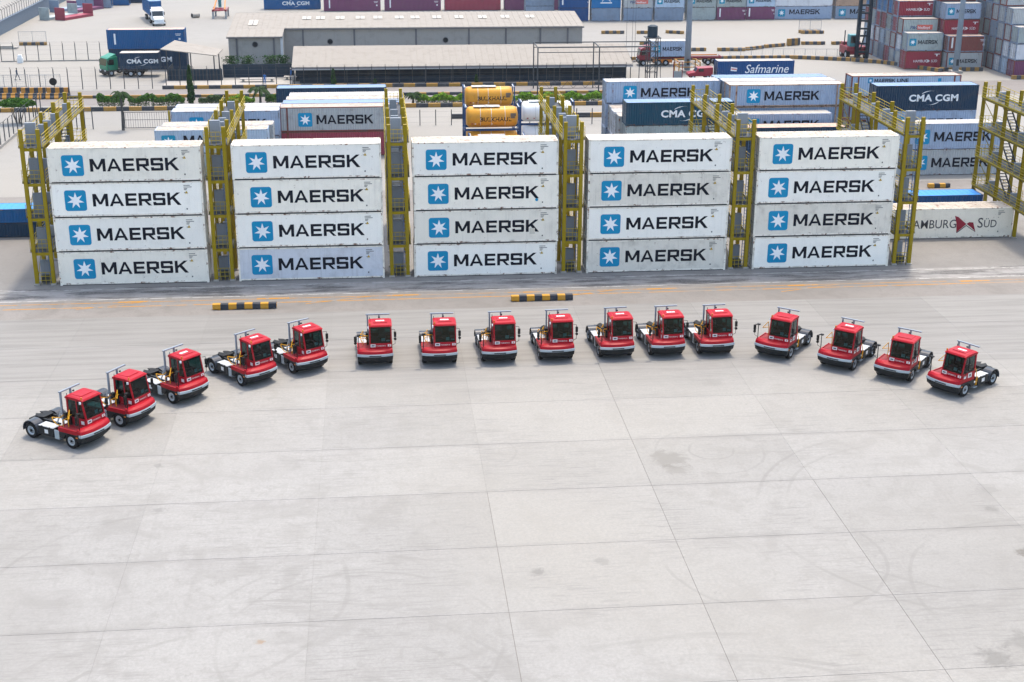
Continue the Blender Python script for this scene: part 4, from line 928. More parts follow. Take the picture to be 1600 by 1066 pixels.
# ------------------------------------------------------------------ plants
leafm('hedge_leaf', '#4d7a22', '#2e4f1c'); leafm('hedge_lime', '#86a82c', '#4f7a24'); leafm('palm_leaf', '#243f13', '#172b0f'); leafm('cypress_leaf', '#35592a', '#22401f'); leafm('bush_leaf', '#5b7048', '#3a5030')
plain('bark', '#5d5348', .95); plain('palm_bark', '#4a4a48', .95)
def leaves(n, fn, s, seed):
    r = random.Random(seed); mb = MB()
    for _ in range(n):
        p = Vector(fn(r)); a = Vector((r.gauss(0, 1), r.gauss(0, 1), r.gauss(0, 1))).normalized(); b = a.cross(Vector((r.gauss(0, 1), r.gauss(0, 1), r.gauss(0, 1)))).normalized()
        k = s*r.uniform(.6, 1.3); mb.add([p-a*k, p+b*k*.5, p+a*k, p-b*k*.5], [(0, 1, 2, 3)])
    return mb
def hedge(x0, x1, y, h, label, seed, mat='hedge_leaf', w=1.1, trunks=True):
    o = thing('hedge', label, 'hedge', (x0, y, .004), 0, 'clipped hedges along the road')
    L = x1-x0; z0 = h*.38
    def f(r):
        x = r.uniform(0, L); lump = .82+.18*math.sin(x*1.9+seed)+.06*math.sin(x*5.3); y_ = r.uniform(-w/2, w/2); q = r.random()**.6
        return (x, y_*(1 if q < .9 else .8), z0+(h*lump-z0)*q)
    part('foliage', leaves(int(800*L), f, .17, seed), MATS[mat], o)
    part('foliage', leaves(int(160*L), lambda r: (r.uniform(0, L), r.uniform(-w*.35, w*.35), r.uniform(.1, z0)), .10, seed+9), MATS['bush_leaf'], o)
    n = max(2, int(L/.9)); tr = MB()
    for k in range(n):
        x = L*(k+.5)/n+rnd.uniform(-.2, .2); tr.cyl((x, rnd.uniform(-.2, .2), 0), (x+rnd.uniform(-.15, .15), rnd.uniform(-.2, .2), h*.7), .035, .02, 5)
    part('stem', tr, MATS['bark'], o)
    return o
hedge(-41.2, -37.6, 83.4, 1.75, 'short dark hedge clump beside the tall palm', 1); hedge(-34.0, -29.4, 83.2, 1.75, 'dark clipped hedge between the tall palm and the tall cypress', 2)
hedge(-37.0, -34.2, 83.3, 1.7, 'narrow hedge clump behind the tall palm', 3); hedge(-27.4, -23.6, 83.1, 1.5, 'loose grey-green hedge beside the tall cypress', 4, 'bush_leaf'); hedge(-23.4, -19.8, 83.0, 1.5, 'short lime hedge between the cypress and the short palm', 5, 'hedge_lime')
hedge(-18.2, -14.8, 82.9, 1.5, 'green hedge behind the short palm', 6); hedge(2.6, 11.0, 82.2, 1.55, 'lime-topped hedge between the rack and the yellow tanks', 7, 'hedge_lime'); hedge(14.9, 30.5, 82.0, 1.55, 'long lime-topped hedge behind the white tank', 8, 'hedge_lime')
def cypress(x, y, h, r0, label, seed):
    o = thing('cypress_tree', label, 'tree', (x, y, .004), 0, 'columnar cypresses')
    part('trunk', MB().cyl((0, 0, 0), (0, 0, h*.9), .09, .02, 7), MATS['bark'], o)
    def f(r):
        t = r.random(); rr = r0*(1-t)**.55*(.55+.45*math.sqrt(r.random()))*(1 if t > .06 else .6); a = r.uniform(0, 6.283)
        rr *= .85+.25*math.sin(a*3+t*9+seed)
        return (rr*math.cos(a), rr*math.sin(a), .15+t*(h-.15))
    part('crown', leaves(int(1400*h*r0)+700, f, .16, seed), MATS['cypress_leaf'], o)
cypress(-28.7, 84.9, 5.4, .55, 'tall narrow cypress beside the clipped hedges', 11); cypress(-9.2, 97.9, 2.7, .42, 'small cypress before the long shed, shed end', 12); cypress(12.3, 97.8, 1.6, .3, 'tiny cypress before the long shed, above the tanks', 13); cypress(-3.0, 97.9, 1.1, .25, 'lowest cypress before the middle of the shed', 14)
def palm(x, y, h, r0, label, seed):
    o = thing('palm_tree', label, 'palm', (x, y, .004), 0, 'palms beside the hedges'); r = random.Random(seed)
    part('trunk', MB().cyl((0, 0, 0), (.06, 0, h*.5), .2, .16, 9).cyl((.06, 0, h*.5), (.02, 0, h), .16, .14, 9), MATS['palm_bark'], o)
    for k in range(19):
        a = 6.283*k/19+r.uniform(-.2, .2); up = r.uniform(.15, .95); L = r0*r.uniform(.8, 1.1); mb = MB(); pts = []
        for t in range(9):
            s = t/8; rr = L*s*(1-.12*s); z = h+L*(up*s-1.15*s*s*(.55+.4*up)); pts.append(Vector((rr*math.cos(a), rr*math.sin(a), z)))
        mb.tube(pts, .02, 4); side = Vector((-math.sin(a), math.cos(a), 0))
        for t in range(1, 8):
            for q in (0, .5):
                p = pts[t].lerp(pts[min(8, t+1)], q); d = (pts[min(8, t+1)]-pts[t]).normalized(); ln = L*.30*(1-abs((t+q)/8-.45))
                for s in (-1, 1):
                    e = p+(side*s*.8+d*.6).normalized()*ln+Vector((0, 0, -ln*.45)); mb.add([p-d*.07, p+d*.11, e], [(0, 1, 2)])
        part('frond', mb, MATS['palm_leaf'], o)
    return o
palm(-35.1, 66.6, 4.7, 1.5, 'tall palm with dark trunk beside the barred gate', 21); palm(-18.9, 81.6, 2.5, 1.9, 'short palm among the hedges by the blue-grey containers', 22); palm(2.2, 81.6, 1.6, 1.4, 'small palm showing beside the rack near the tanks', 23)
o = thing('umbrella_tree', 'low flat-crowned green tree by the fence corner', 'tree', (-49.3, 72.0, .004))
tr = MB()
for k in range(5): a = 6.283*k/5; tr.cyl((.25*math.cos(a), .2*math.sin(a), 0), (1.1*math.cos(a), .7*math.sin(a), 2.5), .07, .04, 6)
part('trunk', tr, MATS['bark'], o)
def ucrown(r):
    a = r.uniform(0, 6.283); q = math.sqrt(r.random()); b = .85+.15*math.sin(a*5)
    return (2.4*q*b*math.cos(a), 1.5*q*b*math.sin(a), 2.35+.95*r.random()*(1-.55*q*q))
part('crown', leaves(7500, ucrown, .18, 31), MATS['hedge_leaf'], o)

# ------------------------------------------------------------------ fences
plain('fence_post', '#3f4448', .7); plain('wire', '#6a6e70', .6); paint('mesh_wire', '#8d9294', .6, .1); plain('low_wall', '#5d6a78', .85)
def fence(name, x0, y0, x1, y1, h, step, label, wires=4, ang=True, post='fence_post', curb=0):
    d = math.hypot(x1-x0, y1-y0); o = thing(name, label, 'fence', (x0, y0, .004), math.atan2(y1-y0, x1-x0))
    pm = MB().box(-.055, -.055, 0, .055, .055, h)
    if ang: pm.bar((0, 0, h-.02), (-.0, -.38, h+.36), .05)
    pm = cached(('fp', h, ang), lambda: pm.mesh('post')); n = int(d/step)
    for k in range(n+1): put('post', pm, MATS[post], o, (k*step, 0, 0))
    w = MB()
    for k in range(wires): z = h*(k+.6)/wires; w.box(0, -.006, z-.006, n*step, .006, z+.006)
    if ang:
        for q in (.3, .9): w.box(0, -.38*q-.005, h+.36*q-.005, n*step, -.38*q+.005, h+.36*q+.005)
    part('wire', w, MATS['wire'], o)
    if curb: part('base_wall', MB().box(-.1, -.12, 0, n*step+.1, .12, curb), MATS['footing'], o)
    return o
fence('security_fence', -62.3, 98.4, 37.5, 97.6, 3.0, 2.03, 'tall post and wire fence along the road before the shed')
fence('security_fence', -64.5, 126.6, -46.0, 127.1, 2.9, 2.0, 'tall post and wire fence ending at the blue container pair', curb=.2)
fence('post_fence', -26.0, 67.6, 30.5, 66.4, 2.05, 2.05, 'low plain post fence between the containers and the hedge', 3, False)
fence('post_fence', -46.0, 67.6, -39.0, 67.5, 2.6, 1.0, 'close-posted fence between the gate and the fence corner', 3, True)
fence('security_fence', -47.9, 48.0, -47.9, 79.0, 2.7, 2.2, 'tall angled-top fence on a low wall beside the fence-end rack', curb=.35)
g = thing('barred_gate', 'black barred gate with yellow post beside the tall palm', 'gate', (-35.0, 67.3, .004))
for k, (a, b) in enumerate(((.0, 5.6), (5.75, 9.0))):
    fr = MB().box(a, -.03, .1, b, .03, .18).box(a, -.03, 1.15, b, .03, 1.2).box(a, -.03, 2.1, b, .03, 2.16).box(a, -.035, .1, a+.08, .035, 2.2).box(b-.08, -.035, .1, b, .035, 2.2); part('gate_frame', fr, MATS['fence_post'], g)
bar = MB().box(-.015, -.015, .18, .015, .015, 2.1).mesh('bar')
for k in range(29):
    if k != 18: put('bar', bar, MATS['fence_post'], g, (.2+k*.30, 0, 0))
part('gate_post', MB().box(5.6, -.08, 0, 5.74, .08, 2.3), MATS['rail_yellow'], g)

def mesh_panel(x, y, L, label, ang=0, h=1.9, base=.55, mat='stripe_old'):
    o = thing('mesh_barrier', label, 'barrier', (x, y, .004), ang, 'mesh fences on striped feet')
    part('foot', MB().box(0, -.25, 0, L, .25, base), MATS[mat], o, .02); m = MB(); n = max(2, int(L/1.6))
    for k in range(n+1): m.box(L*k/n-.03, -.03, base, L*k/n+.03, .03, base+h)
    for k in range(2): m.box(0, -.025, base+.1+k*(h-.2), L, .025, base+.16+k*(h-.2))
    part('mesh_frame', m, MATS['mesh_wire'], o); w = MB()
    for k in range(int(L/.28)): w.box(.14+k*.28-.006, -.006, base+.15, .14+k*.28+.006, .006, base+h-.1)
    for k in range(int(h/.3)): w.box(0, -.005, base+.25+k*.3, L, .005, base+.262+k*.3)
    part('mesh', w, MATS['mesh_wire'], o); return o
mesh_panel(-66.2, 146.6, 4.8, 'mesh barrier on a striped foot standing alone beyond the fence')
mesh_panel(79.2, 155.0, 4.4, 'mesh barrier on a striped foot beside the far star-logo containers')
mesh_panel(-58.8, 97.3, 5.2, 'first mesh barrier on striped feet by the road, beyond the umbrella tree'); mesh_panel(-53.2, 97.0, 4.3, 'second mesh barrier on striped feet by the road, with a tyre hung on it')
o = tag(part('hung_tyre', MB().cyl((-49.9, 96.6, 1.45), (-49.9, 96.72, 1.45), .55, .55, 18), MATS['rubber'], None, .04), 'black tyre hung on the roadside mesh barrier', 'tyre')
long = thing('mesh_fence', 'long low mesh fence along the striped kerb near the mast', 'fence', (58.2, 125.2, .004), math.atan2(-2.1, 20.3)); m = MB()
for k in range(12): m.box(k*1.85-.03, -.03, 0, k*1.85+.03, .03, 1.35)
for z in (.1, 1.3): m.box(0, -.02, z, 20.4, .02, z+.05)
part('mesh_frame', m, MATS['mesh_wire'], long); w = MB()
for k in range(70): w.box(k*.29-.006, -.006, .1, k*.29+.006, .006, 1.3)
part('mesh', w, MATS['mesh_wire'], long)
for k, (x, y, L) in enumerate(((-57.3, 93.0, 3.4), (-53.6, 92.7, 3.4), (-50.0, 92.6, 3.2))):
    mb = MB().ext([(-.4, 0), (-.4, .25), (-.16, .55), (-.11, 1.25), (.11, 1.25), (.16, .55), (.4, .25), (.4, 0)], 'x', 0, L)
    tag(part('jersey_barrier', mb, MATS['stripe_jersey'], None, .02, loc=(x, y, .004)), f'tall striped road barrier, {ORD[k]} from the fence edge of the road', 'barrier', 'tall striped road barriers')
    mb2 = MB().ext([(-.4, 0), (-.4, .25), (-.16, .55), (-.11, .8), (.11, .8), (.16, .55), (.4, .25), (.4, 0)], 'x', 0, L)
    tag(part('jersey_barrier', mb2, MATS['stripe_jersey'], None, .02, loc=(x+.3, y-2.2, .004)), f'low striped road barrier, {ORD[k]} of the row before the tall ones', 'barrier', 'low striped road barriers')

# ------------------------------------------------------------------ warehouse, shed, shelter
paint('wh_wall', '#92918e', .6, .25, tone=.02); paint('wh_roof', '#87827a', .7, .3, .05, tone=.02, streak=False); paint('wh_trim', '#5f6065', .6, .2); paint('skylight', '#a39d90', .4, .2); plain('dark_open', '#15191d', .9); paint('shed_wall', '#152b3a', .75, .3); paint('wh_pale', '#b9bdc2', .6, .2)
wh = thing('warehouse', 'long grey warehouse with beige metal roof, roof skylights and round wall vents', 'building', (0, 0, .004))
YW, YM, YR, YB = 116.0, 122.0, 134.0, 146.0; ZW, ZM, ZR = 5.16, 5.70, 6.75; X0, X1, XJ = -26.2, 31.9, -17.7
def ribwall(name, xa, xb, y, z1, par, side=None):
    mb = MB(); n = int(abs(xb-xa)/.5) or 1
    for k in range(n):
        a = xa+(xb-xa)*k/n; b = xa+(xb-xa)*(k+1)/n; mb.box(a+.03, y-.02, 0, b-.03, y+.03, z1)
    mb.box(xa, y, 0, xb, y+.2, z1); return part(name, mb, MATS['wh_wall'], par)
ribwall('front_wall', X0, XJ, YW, ZW-.05, wh); ribwall('front_wall', XJ, X1, YM, ZM-.05, wh)
def sidewall(x, ya, yb, za, zb):
    return part('side_wall', MB().loft([(x-.1, ya, 0), (x+.1, ya, 0), (x+.1, yb, 0), (x-.1, yb, 0)], [(x-.1, ya, za), (x+.1, ya, za), (x+.1, yb, zb), (x-.1, yb, zb)]), MATS['wh_wall'], wh)
sidewall(X0+.1, YW+.2, YR, ZW-.05, ZR-.1); sidewall(X0+.1, YR, YB, ZR-.1, ZM-.3); sidewall(X1-.1, YM+.2, YR, ZM-.05, ZR-.1); sidewall(X1-.1, YR, YB, ZR-.1, ZM-.3); sidewall(XJ-.1, YW+.2, YM, ZW-.05, ZM-.05)
part('back_wall', MB().box(X0, YB-.2, 0, X1, YB, ZM-.3), MATS['wh_wall'], wh)
def roofpanel(xa, xb, ya, za, yb, zb):
    mb = MB(); n = int((xb-xa)/1.0)
    mb.loft([(xa, ya, za), (xb, ya, za), (xb, yb, zb), (xa, yb, zb)], [(xa, ya, za+.08), (xb, ya, za+.08), (xb, yb, zb+.08), (xa, yb, zb+.08)])
    for k in range(n+1): x = xa+(xb-xa)*k/n; mb.bar((x, ya, za+.09), (x, yb, zb+.09), .06, .05)
    return part('roof', mb, MATS['wh_roof'], wh)
roofpanel(X0-.25, XJ+.1, YW-.35, ZW-.03, YM-.2, ZM-.035); roofpanel(X0-.25, X1+.25, YM-.2, ZM-.03, YR, ZR); roofpanel(X0-.25, X1+.25, YR+.05, ZR-.03, YB+.3, ZM-.3)
part('gutter', MB().box(XJ, YM-.42, ZM-.22, X1+.25, YM-.22, ZM-.06).box(X0-.25, YW-.5, ZW-.2, XJ+.1, YW-.36, ZW-.05), MATS['wh_trim'], wh)
for x in (-22.9, -14.2, -11.9, -8.6, -5.2, -2.2, 1.4, 4.1, 7.8, 11.6, 15.6, 19.5, 23.8):
    y0, y1 = (128.3, 130.6) if x > -20 else (124.0, 128.0); z0, z1 = ZM+(y0-YM)*.0875+.12, ZM+(y1-YM)*.0875+.12
    s = part('skylight', MB().loft([(x-.75, y0, z0), (x+.75, y0, z0), (x+.75, y1, z1), (x-.75, y1, z1)], [(x-.75, y0, z0+.05), (x+.75, y0, z0+.05), (x+.75, y1, z1+.05), (x-.75, y1, z1+.05)]), MATS['skylight'], wh)
    part('skylight_bar', MB().bar((x, y0-.05, z0+.06), (x, y1+.05, z1+.06), .1, .06), MATS['wh_trim'], s)
for x in (-14.6, -6.2, 4.0, 12.8, 19.0, 24.8, 29.4): part('pilaster', MB().box(x-.14, YM-.16, 0, x+.14, YM-.03, ZM-.2), MATS['wh_trim'], wh)
for x in (-24.9, -19.0): part('pilaster', MB().box(x-.14, YW-.16, 0, x+.14, YW-.03, ZW-.2), MATS['wh_trim'], wh)
part('pilaster', MB().box(XJ-.25, YW-.18, 0, XJ+.15, YW-.02, ZW-.1), MATS['wh_pale'], wh)
for x, y, z in ((-22.0, YW, ZW-1.2), (-10.2, YM, ZM-2.2), (8.9, YM, ZM-2.1)):
    v = part('wall_vent', MB().cyl((x, y-.1, z), (x, y-.03, z), .42, None, 18), MATS['dark_open'], wh); part('vent_ring', MB().tube([(x+.44*math.cos(R(a)), y-.1, z+.44*math.sin(R(a))) for a in range(0, 361, 20)], .05, 5), MATS['wh_trim'], v)
# planted strip and dark fence wall in front of the wing
tag(part('screen_wall', MB().box(-26.5, 108.0, 0, -15.6, 108.15, 1.9).box(-26.5, 107.95, 1.9, -15.6, 108.2, 2.0), MATS['shed_wall'], None, loc=(0, 0, .004)), 'dark corrugated screen wall before the warehouse wing', 'wall')
for k, x in enumerate((-25.3, -22.8, -19.2, -17.4)):
    o = thing('shrub', f'dark leafy shrub behind the screen wall, {ORD[k]} from the shelter', 'shrub', (x, 110.2, .004), 0, 'shrubs before the warehouse wing')
    part('foliage', leaves(900, lambda r: (r.gauss(0, .55), r.gauss(0, .4), .3+2.7*r.random()), .16, 60+k), MATS['cypress_leaf'], o); part('stem', MB().cyl((0, 0, 0), (0, 0, 2.2), .05), MATS['bark'], o)
for k, (x0, x1, y) in enumerate(((-23.4, -18.2, 102.4), (-16.9, -14.9, 104.0))):
    o = thing('low_table', ['long', 'short'][k]+' low concrete table before the screen wall', 'table', ((x0+x1)/2, y, .004)); L = (x1-x0)/2
    part('top', MB().box(-L, -.55, .62, L, .55, .72), MATS['footing'], o, .02); part('leg', MB().box(-L+.3, -.4, 0, -L+.6, .4, .62), MATS['footing'], o); part('leg', MB().box(L-.6, -.4, 0, L-.3, .4, .62), MATS['footing'], o)
shed = thing('long_shed', 'long open-fronted low shed with beige sheet roof beside the road', 'building', (0, 0, .004))
SX0, SX1, SY0, SY1, SZ0, SZ1 = -15.4, 36.6, 100.0, 108.0, 2.6, 4.65
mb = MB().loft([(SX0, SY0, SZ0), (SX1, SY0, SZ0), (SX1, SY1, SZ1), (SX0, SY1, SZ1)], [(SX0, SY0, SZ0+.07), (SX1, SY0, SZ0+.07), (SX1, SY1, SZ1+.07), (SX0, SY1, SZ1+.07)])
for k in range(53): x = SX0+k*(SX1-SX0)/52; mb.bar((x, SY0, SZ0+.08), (x, SY1, SZ1+.08), .07, .05)
part('roof', mb, MATS['wh_roof'], shed)
part('back_roof', MB().loft([(SX0, SY1+.02, SZ1), (SX1, SY1+.02, SZ1), (SX1, 113, 3.3), (SX0, 113, 3.3)], [(SX0, SY1+.02, SZ1+.06), (SX1, SY1+.02, SZ1+.06), (SX1, 113, 3.36), (SX0, 113, 3.36)]), MATS['wh_roof'], shed)
part('gutter', MB().box(SX0, SY0-.22, SZ0-.2, SX1, SY0-.02, SZ0-.03), MATS['wh_trim'], shed); part('fascia', MB().box(SX0-.02, SY0-.3, SZ0-.34, SX1, SY0-.23, SZ0-.2), MATS['tr_white'], shed)
part('back_wall', MB().box(SX0+.3, 104.0, 0, SX1-.3, 104.2, 3.3), MATS['shed_wall'], shed); part('counter', MB().box(SX0+1, 101.6, 0, SX1-3, 102.1, 1.0), MATS['shed_wall'], shed)
for k in range(14): x = SX0+.3+k*(SX1-SX0-.6)/13; part('post', MB().box(x-.06, SY0+.05, 0, x+.06, SY0+.17, SZ0-.03), MATS['fence_post'], shed)
sh = thing('shelter', 'open shelter with a sloping pale sheet roof and dark lower walls', 'shelter', (0, 0, .004))
FL, BL, BR, FR = (-35.4, 105, 4.75), (-34.0, 111.5, 5.2), (-26.7, 111.5, 3.75), (-27.0, 105, 3.7)
part('roof', MB().loft([FL, FR, BR, BL], [(p[0], p[1], p[2]+.12) for p in (FL, FR, BR, BL)]), MATS['wh_roof'], sh)
for x, y, z in ((-34.6, 105.6, 4.55), (-27.5, 105.6, 3.7), (-33.4, 110.9, 5.0), (-27.3, 110.9, 3.8), (-31, 105.6, 4.1)): part('post', MB().box(x-.08, y-.08, 0, x+.08, y+.08, z), MATS['fence_post'], sh)
part('low_wall', MB().box(-34.5, 104.2, 0, -26.2, 104.35, 1.9).box(-34.5, 104.36, 0, -34.38, 110.5, 1.9), MATS['shed_wall'], sh)
for k in range(16): part('wall_rib', MB().box(-34.4+k*.52, 104.12, .05, -34.25+k*.52, 104.2, 1.88), MATS['dark_steel'], sh)
tag(part('paved_platform', MB().box(-34.6, 98.8, 0, -15.5, 104.1, .2), MATS['footing'], None, .02, loc=(0, 0, .003)), 'raised concrete platform before the shelter', 'platform')
# far boundary wall with wire
bw = thing('boundary_wall', 'long blue-grey boundary wall with razor-wire posts running into the distance', 'wall', (-73.0, 150.0, .004))
part('wall', MB().box(-.2, 0, 0, .2, 120, 2.4).box(-.3, 0, 2.4, .3, 120, 2.5), MATS['low_wall'], bw)
pm = MB().box(-.04, -.04, 2.4, .04, .04, 4.2).bar((0, 0, 4.2), (-.5, 0, 4.7), .06).bar((0, 0, 4.2), (.5, 0, 4.7), .06).mesh('post')
for k in range(60): put('post', pm, MATS['fence_post'], bw, (0, k*2, 0))
w = MB()
for z in (2.9, 3.4, 3.9): w.box(-.01, 0, z, .01, 120, z+.02)
part('wire', w, MATS['wire'], bw)
ob = thing('outer_wall', 'second blue-grey wall beyond the boundary road', 'wall', (-92.0, 150.0, .004)); part('wall', MB().box(-.2, 0, 0, .2, 140, 2.6), MATS['low_wall'], ob)
for k in range(35): part('pier', MB().box(-.32, k*4-.2, 0, .32, k*4+.2, 2.9), MATS['low_wall'], ob)

# ------------------------------------------------------------------ far and side container stacks
GF = 'containers in the far row across the yard'
def far_row(x, y, L, specs, where, base=0):
    z = .004
    for n, (col, logo, txt) in enumerate(specs):
        if col: container(x, y, z, L, ST, col, f'{txt} {where}', logo, 'roof_white', group=GF, far=True)
        z += ST+.01
xs_ = -26.6
for k, (col, logo, txt) in enumerate((('blue', 'cma', 'bright blue container with white arcs'), ('purple', 'stripe', 'first purple container'), ('purple', 'stripe', 'second purple container'), ('maroon', None, 'dull red container'), ('purple', None, 'third purple container'))):
    far_row(-26.6+13.05*k, 196.2-(.0 if k else -4), L40, [(col, logo, txt), ('slate', None, f'upper container above the {txt[:24].strip()}')], 'in the far row behind the warehouse')
FC = [(28.4, 180, [('slate', None, 'slate'), ('slate', None, 'plain slate'), ('grey', 'star_small', 'grey star-logo')], 'nearest the warehouse end'), (35.0, 176, [('deepblue', None, 'shaded blue'), ('deepblue', 'stripe', 'blue white-striped'), ('purple', None, 'purple')], 'second from the warehouse'),
      (41.6, 175.6, [('slate', None, 'shaded slate'), ('brightblue', 'dome', 'bright blue dome-emblem'), ('brightblue', 'stripe', 'bright blue striped')], 'third from the warehouse'), (48.2, 175.4, [('slate', None, 'shaded grey'), ('grey', 'two_word', 'grey two-colour lettered'), ('teal', 'cma', 'teal arc-emblem')], 'fourth from the warehouse'),
      (54.8, 175.6, [('slate', None, 'shaded slate'), ('lightblue', 'star_small', 'pale blue star-logo'), ('bluegrey', 'star_small', 'blue-grey star-logo')], 'just before the light mast'), (61.6, 175.8, [('greygreen', None, 'plain grey-green'), ('greygreen', 'star_small', 'grey-green star-logo')], 'just past the light mast'),
      (67.9, 175.9, [('purple', 'stripe', 'purple striped'), ('greygreen', 'star_small', 'grey star-logo')], 'second past the light mast'), (74.2, 176.2, [('purple', 'stripe', 'purple white-marked'), ('lightblue', 'star_small', 'pale star-logo')], 'third past the light mast')]
for x, y, sp, wh_ in FC: far_row(x, y, L20, [(c, l, f'{t} short container, {TIER[min(n, 3)]} tier,') for n, (c, l, t) in enumerate(sp)], wh_)
far_row(80.4, 176.6, L40, [('bluegrey', 'star_small', 'blue-grey long star-logo container at ground'), ('palegrey', None, 'pale long container on the star-logo one')], 'past the short ones')
far_row(93.4, 176.6, L40, [('slate', 'star_small', 'slate long star-logo container at ground'), ('tan', None, 'tan long container on the slate one')], 'beside the container handler')
for k in range(4): far_row(54.8+13*k, 190, L40, [('slate', None, 'lower plain slate container'), (('maroon', 'grey', 'blue', 'slate')[k], None, 'middle plain container'), (('maroon', 'purple', 'grey', 'slate')[k], None, 'upper plain container')], f'{ORD[k]} in the second far row')
# stack beside the mast, stepped towards the road
GS = 'short containers in the stacks beside the far light mast'
SC = ['grey', 'greygreen', 'slate', 'maroon', 'purple', 'palegrey', 'lightblue', 'grey', 'slate', 'greygreen']
def wallstack(x, y0, rows, spec, tag_, seed):
    r = random.Random(seed)
    for n in range(rows):
        z = .004; cols = spec(n, r)
        for t, (col, logo, H) in enumerate(cols):
            container(x+r.uniform(-.06, .06), y0+2.64*n, z, L20, H, col, f'{col} short container, {ORD[t]} tier of the {ORD[n]} row in the {tag_}', logo, 'roof_brown' if col in ('maroon', 'brown', 'purple', 'red') else 'roof_white', group=GS, far=True, frame='brown' if (n+t) % 3 == 0 else 'slate'); z += H+.01
def s1(n, r):
    if n == 0: return [('red', 'flag_small', HC), ('greygreen', 'star_small', HC)]
    if n == 1: return [('grey', None, ST), ('palegrey', None, ST), ('greygreen', 'two_word', ST)]
    if n == 2: return [('grey', None, ST), ('grey', None, ST), ('maroon', None, ST), ('red', 'flag_small', ST)]
    return [('maroon', None, ST) if n == 3 else (r.choice(SC), None, ST), (r.choice(('grey', 'palegrey', 'lightblue')), None, ST), (r.choice(('greygreen', 'maroon', 'purple')), None, ST), (r.choice(('teal', 'maroon', 'brightblue')), None, ST), (r.choice(SC), None, ST)]
wallstack(83.3, 108.9, 8, s1, 'stepped stack beside the handler', 3)
def s2(n, r):
    if n == 0: return [('grey', 'star_small', HC), ('brown', 'stripe', ST)]
    if n == 1: return [('slate', None, ST), ('slate', None, ST), ('red', 'flag_small', ST), ('bluegrey', 'star_small', ST)]
    return [('slate', None, ST), ('teal', None, ST), ('slate', None, ST), ('slate', None, ST), ('navy', None, ST)]
wallstack(89.7, 107.4, 3, s2, 'middle stack behind the mast', 4)
def s3(n, r):
    c = [[('purple', None), ('palegrey', None), ('greygreen', 'star_small'), ('bluegrey', None), ('maroon', None)], [('greygreen', None), ('grey', None), ('teal', None), ('maroon', None), ('grey', None)]]
    if n == 0: return [('purple', None, ST), ('palegrey', None, ST), ('greygreen', 'teal_star', ST)]
    if n == 1: return [('lightblue', None, ST), ('palegrey', None, ST), ('grey', None, ST), ('grey', None, ST)]
    q = [(r.choice(('lightblue', 'grey', 'slate', 'palegrey')), None, ST), (r.choice(('grey', 'greygreen', 'palegrey', 'purple' if n in (6, 7) else 'grey')), None, ST), (r.choice(('grey', 'greygreen', 'slate', 'purple')), None, ST), (r.choice(('teal', 'grey', 'lightblue', 'slate')), None, ST), (('blue' if n in (4, 8) else r.choice(('grey', 'greygreen', 'maroon'))), None, ST)]
    if n > 7: q.append((r.choice(('maroon', 'teal', 'grey')), None, ST))
    return q
wallstack(97.6, 99.8, 12, s3, 'big end stack', 5)
for t, (c_, l_) in enumerate((('greygreen', 'star_small'), ('slate', None), ('bluegrey', 'star_small'), ('slate', None))): container(104.2, 104.0, .004+t*(ST+.01), L20, ST, c_, f'{c_} short container, {ORD[t]} tier of the column past the big end stack', l_, group=GS, far=True)
# blue pair beside the truck
container(-45.2, 116.6, .004, L40, HC+.35, 'navy', 'navy container with white arcs under the bright blue one', 'cma', 'roof_white'); container(-45.3, 116.6, 3.26, L40, HC+.2, 'blue', 'bright blue container on the navy arcs container', 'stripe', 'roof_brown')

# ------------------------------------------------------------------ vehicles and yard gear in the distance
paint('veh_green', '#0f7a5c', .4, .15, coat=.3); paint('veh_red', '#761528', .4, .2, coat=.2); paint('veh_white', '#d4d9db', .4, .2); paint('veh_teal', '#3f7f86', .4, .2); paint('mast_steel', '#7f8fa0', .5, .2); paint('orange_paint', '#c9752a', .5, .2); paint('pink_red', '#8a2436', .4, .25); paint('mast_dark', '#0a2230', .5, .15); plain('tank_black', '#17303f', .6); glassm('veh_glass', '#39505a', .4)
def far_wheel(o, x, y, r, w, name='wheel'):
    e = bpy.data.objects.new(name, None); COL.objects.link(e); e.parent = o; e.location = (x, y, r)
    part('tyre', cached(('fw', r, w), lambda: MB().cyl((0, -w/2, 0), (0, w/2, 0), r, None, 16)), MATS['rubber'], e, .03); part('rim', cached(('fr', r, w), lambda: MB().cyl((0, -w/2-.01, 0), (0, w/2+.01, 0), r*.5, None, 12)), MATS['rim'], e)
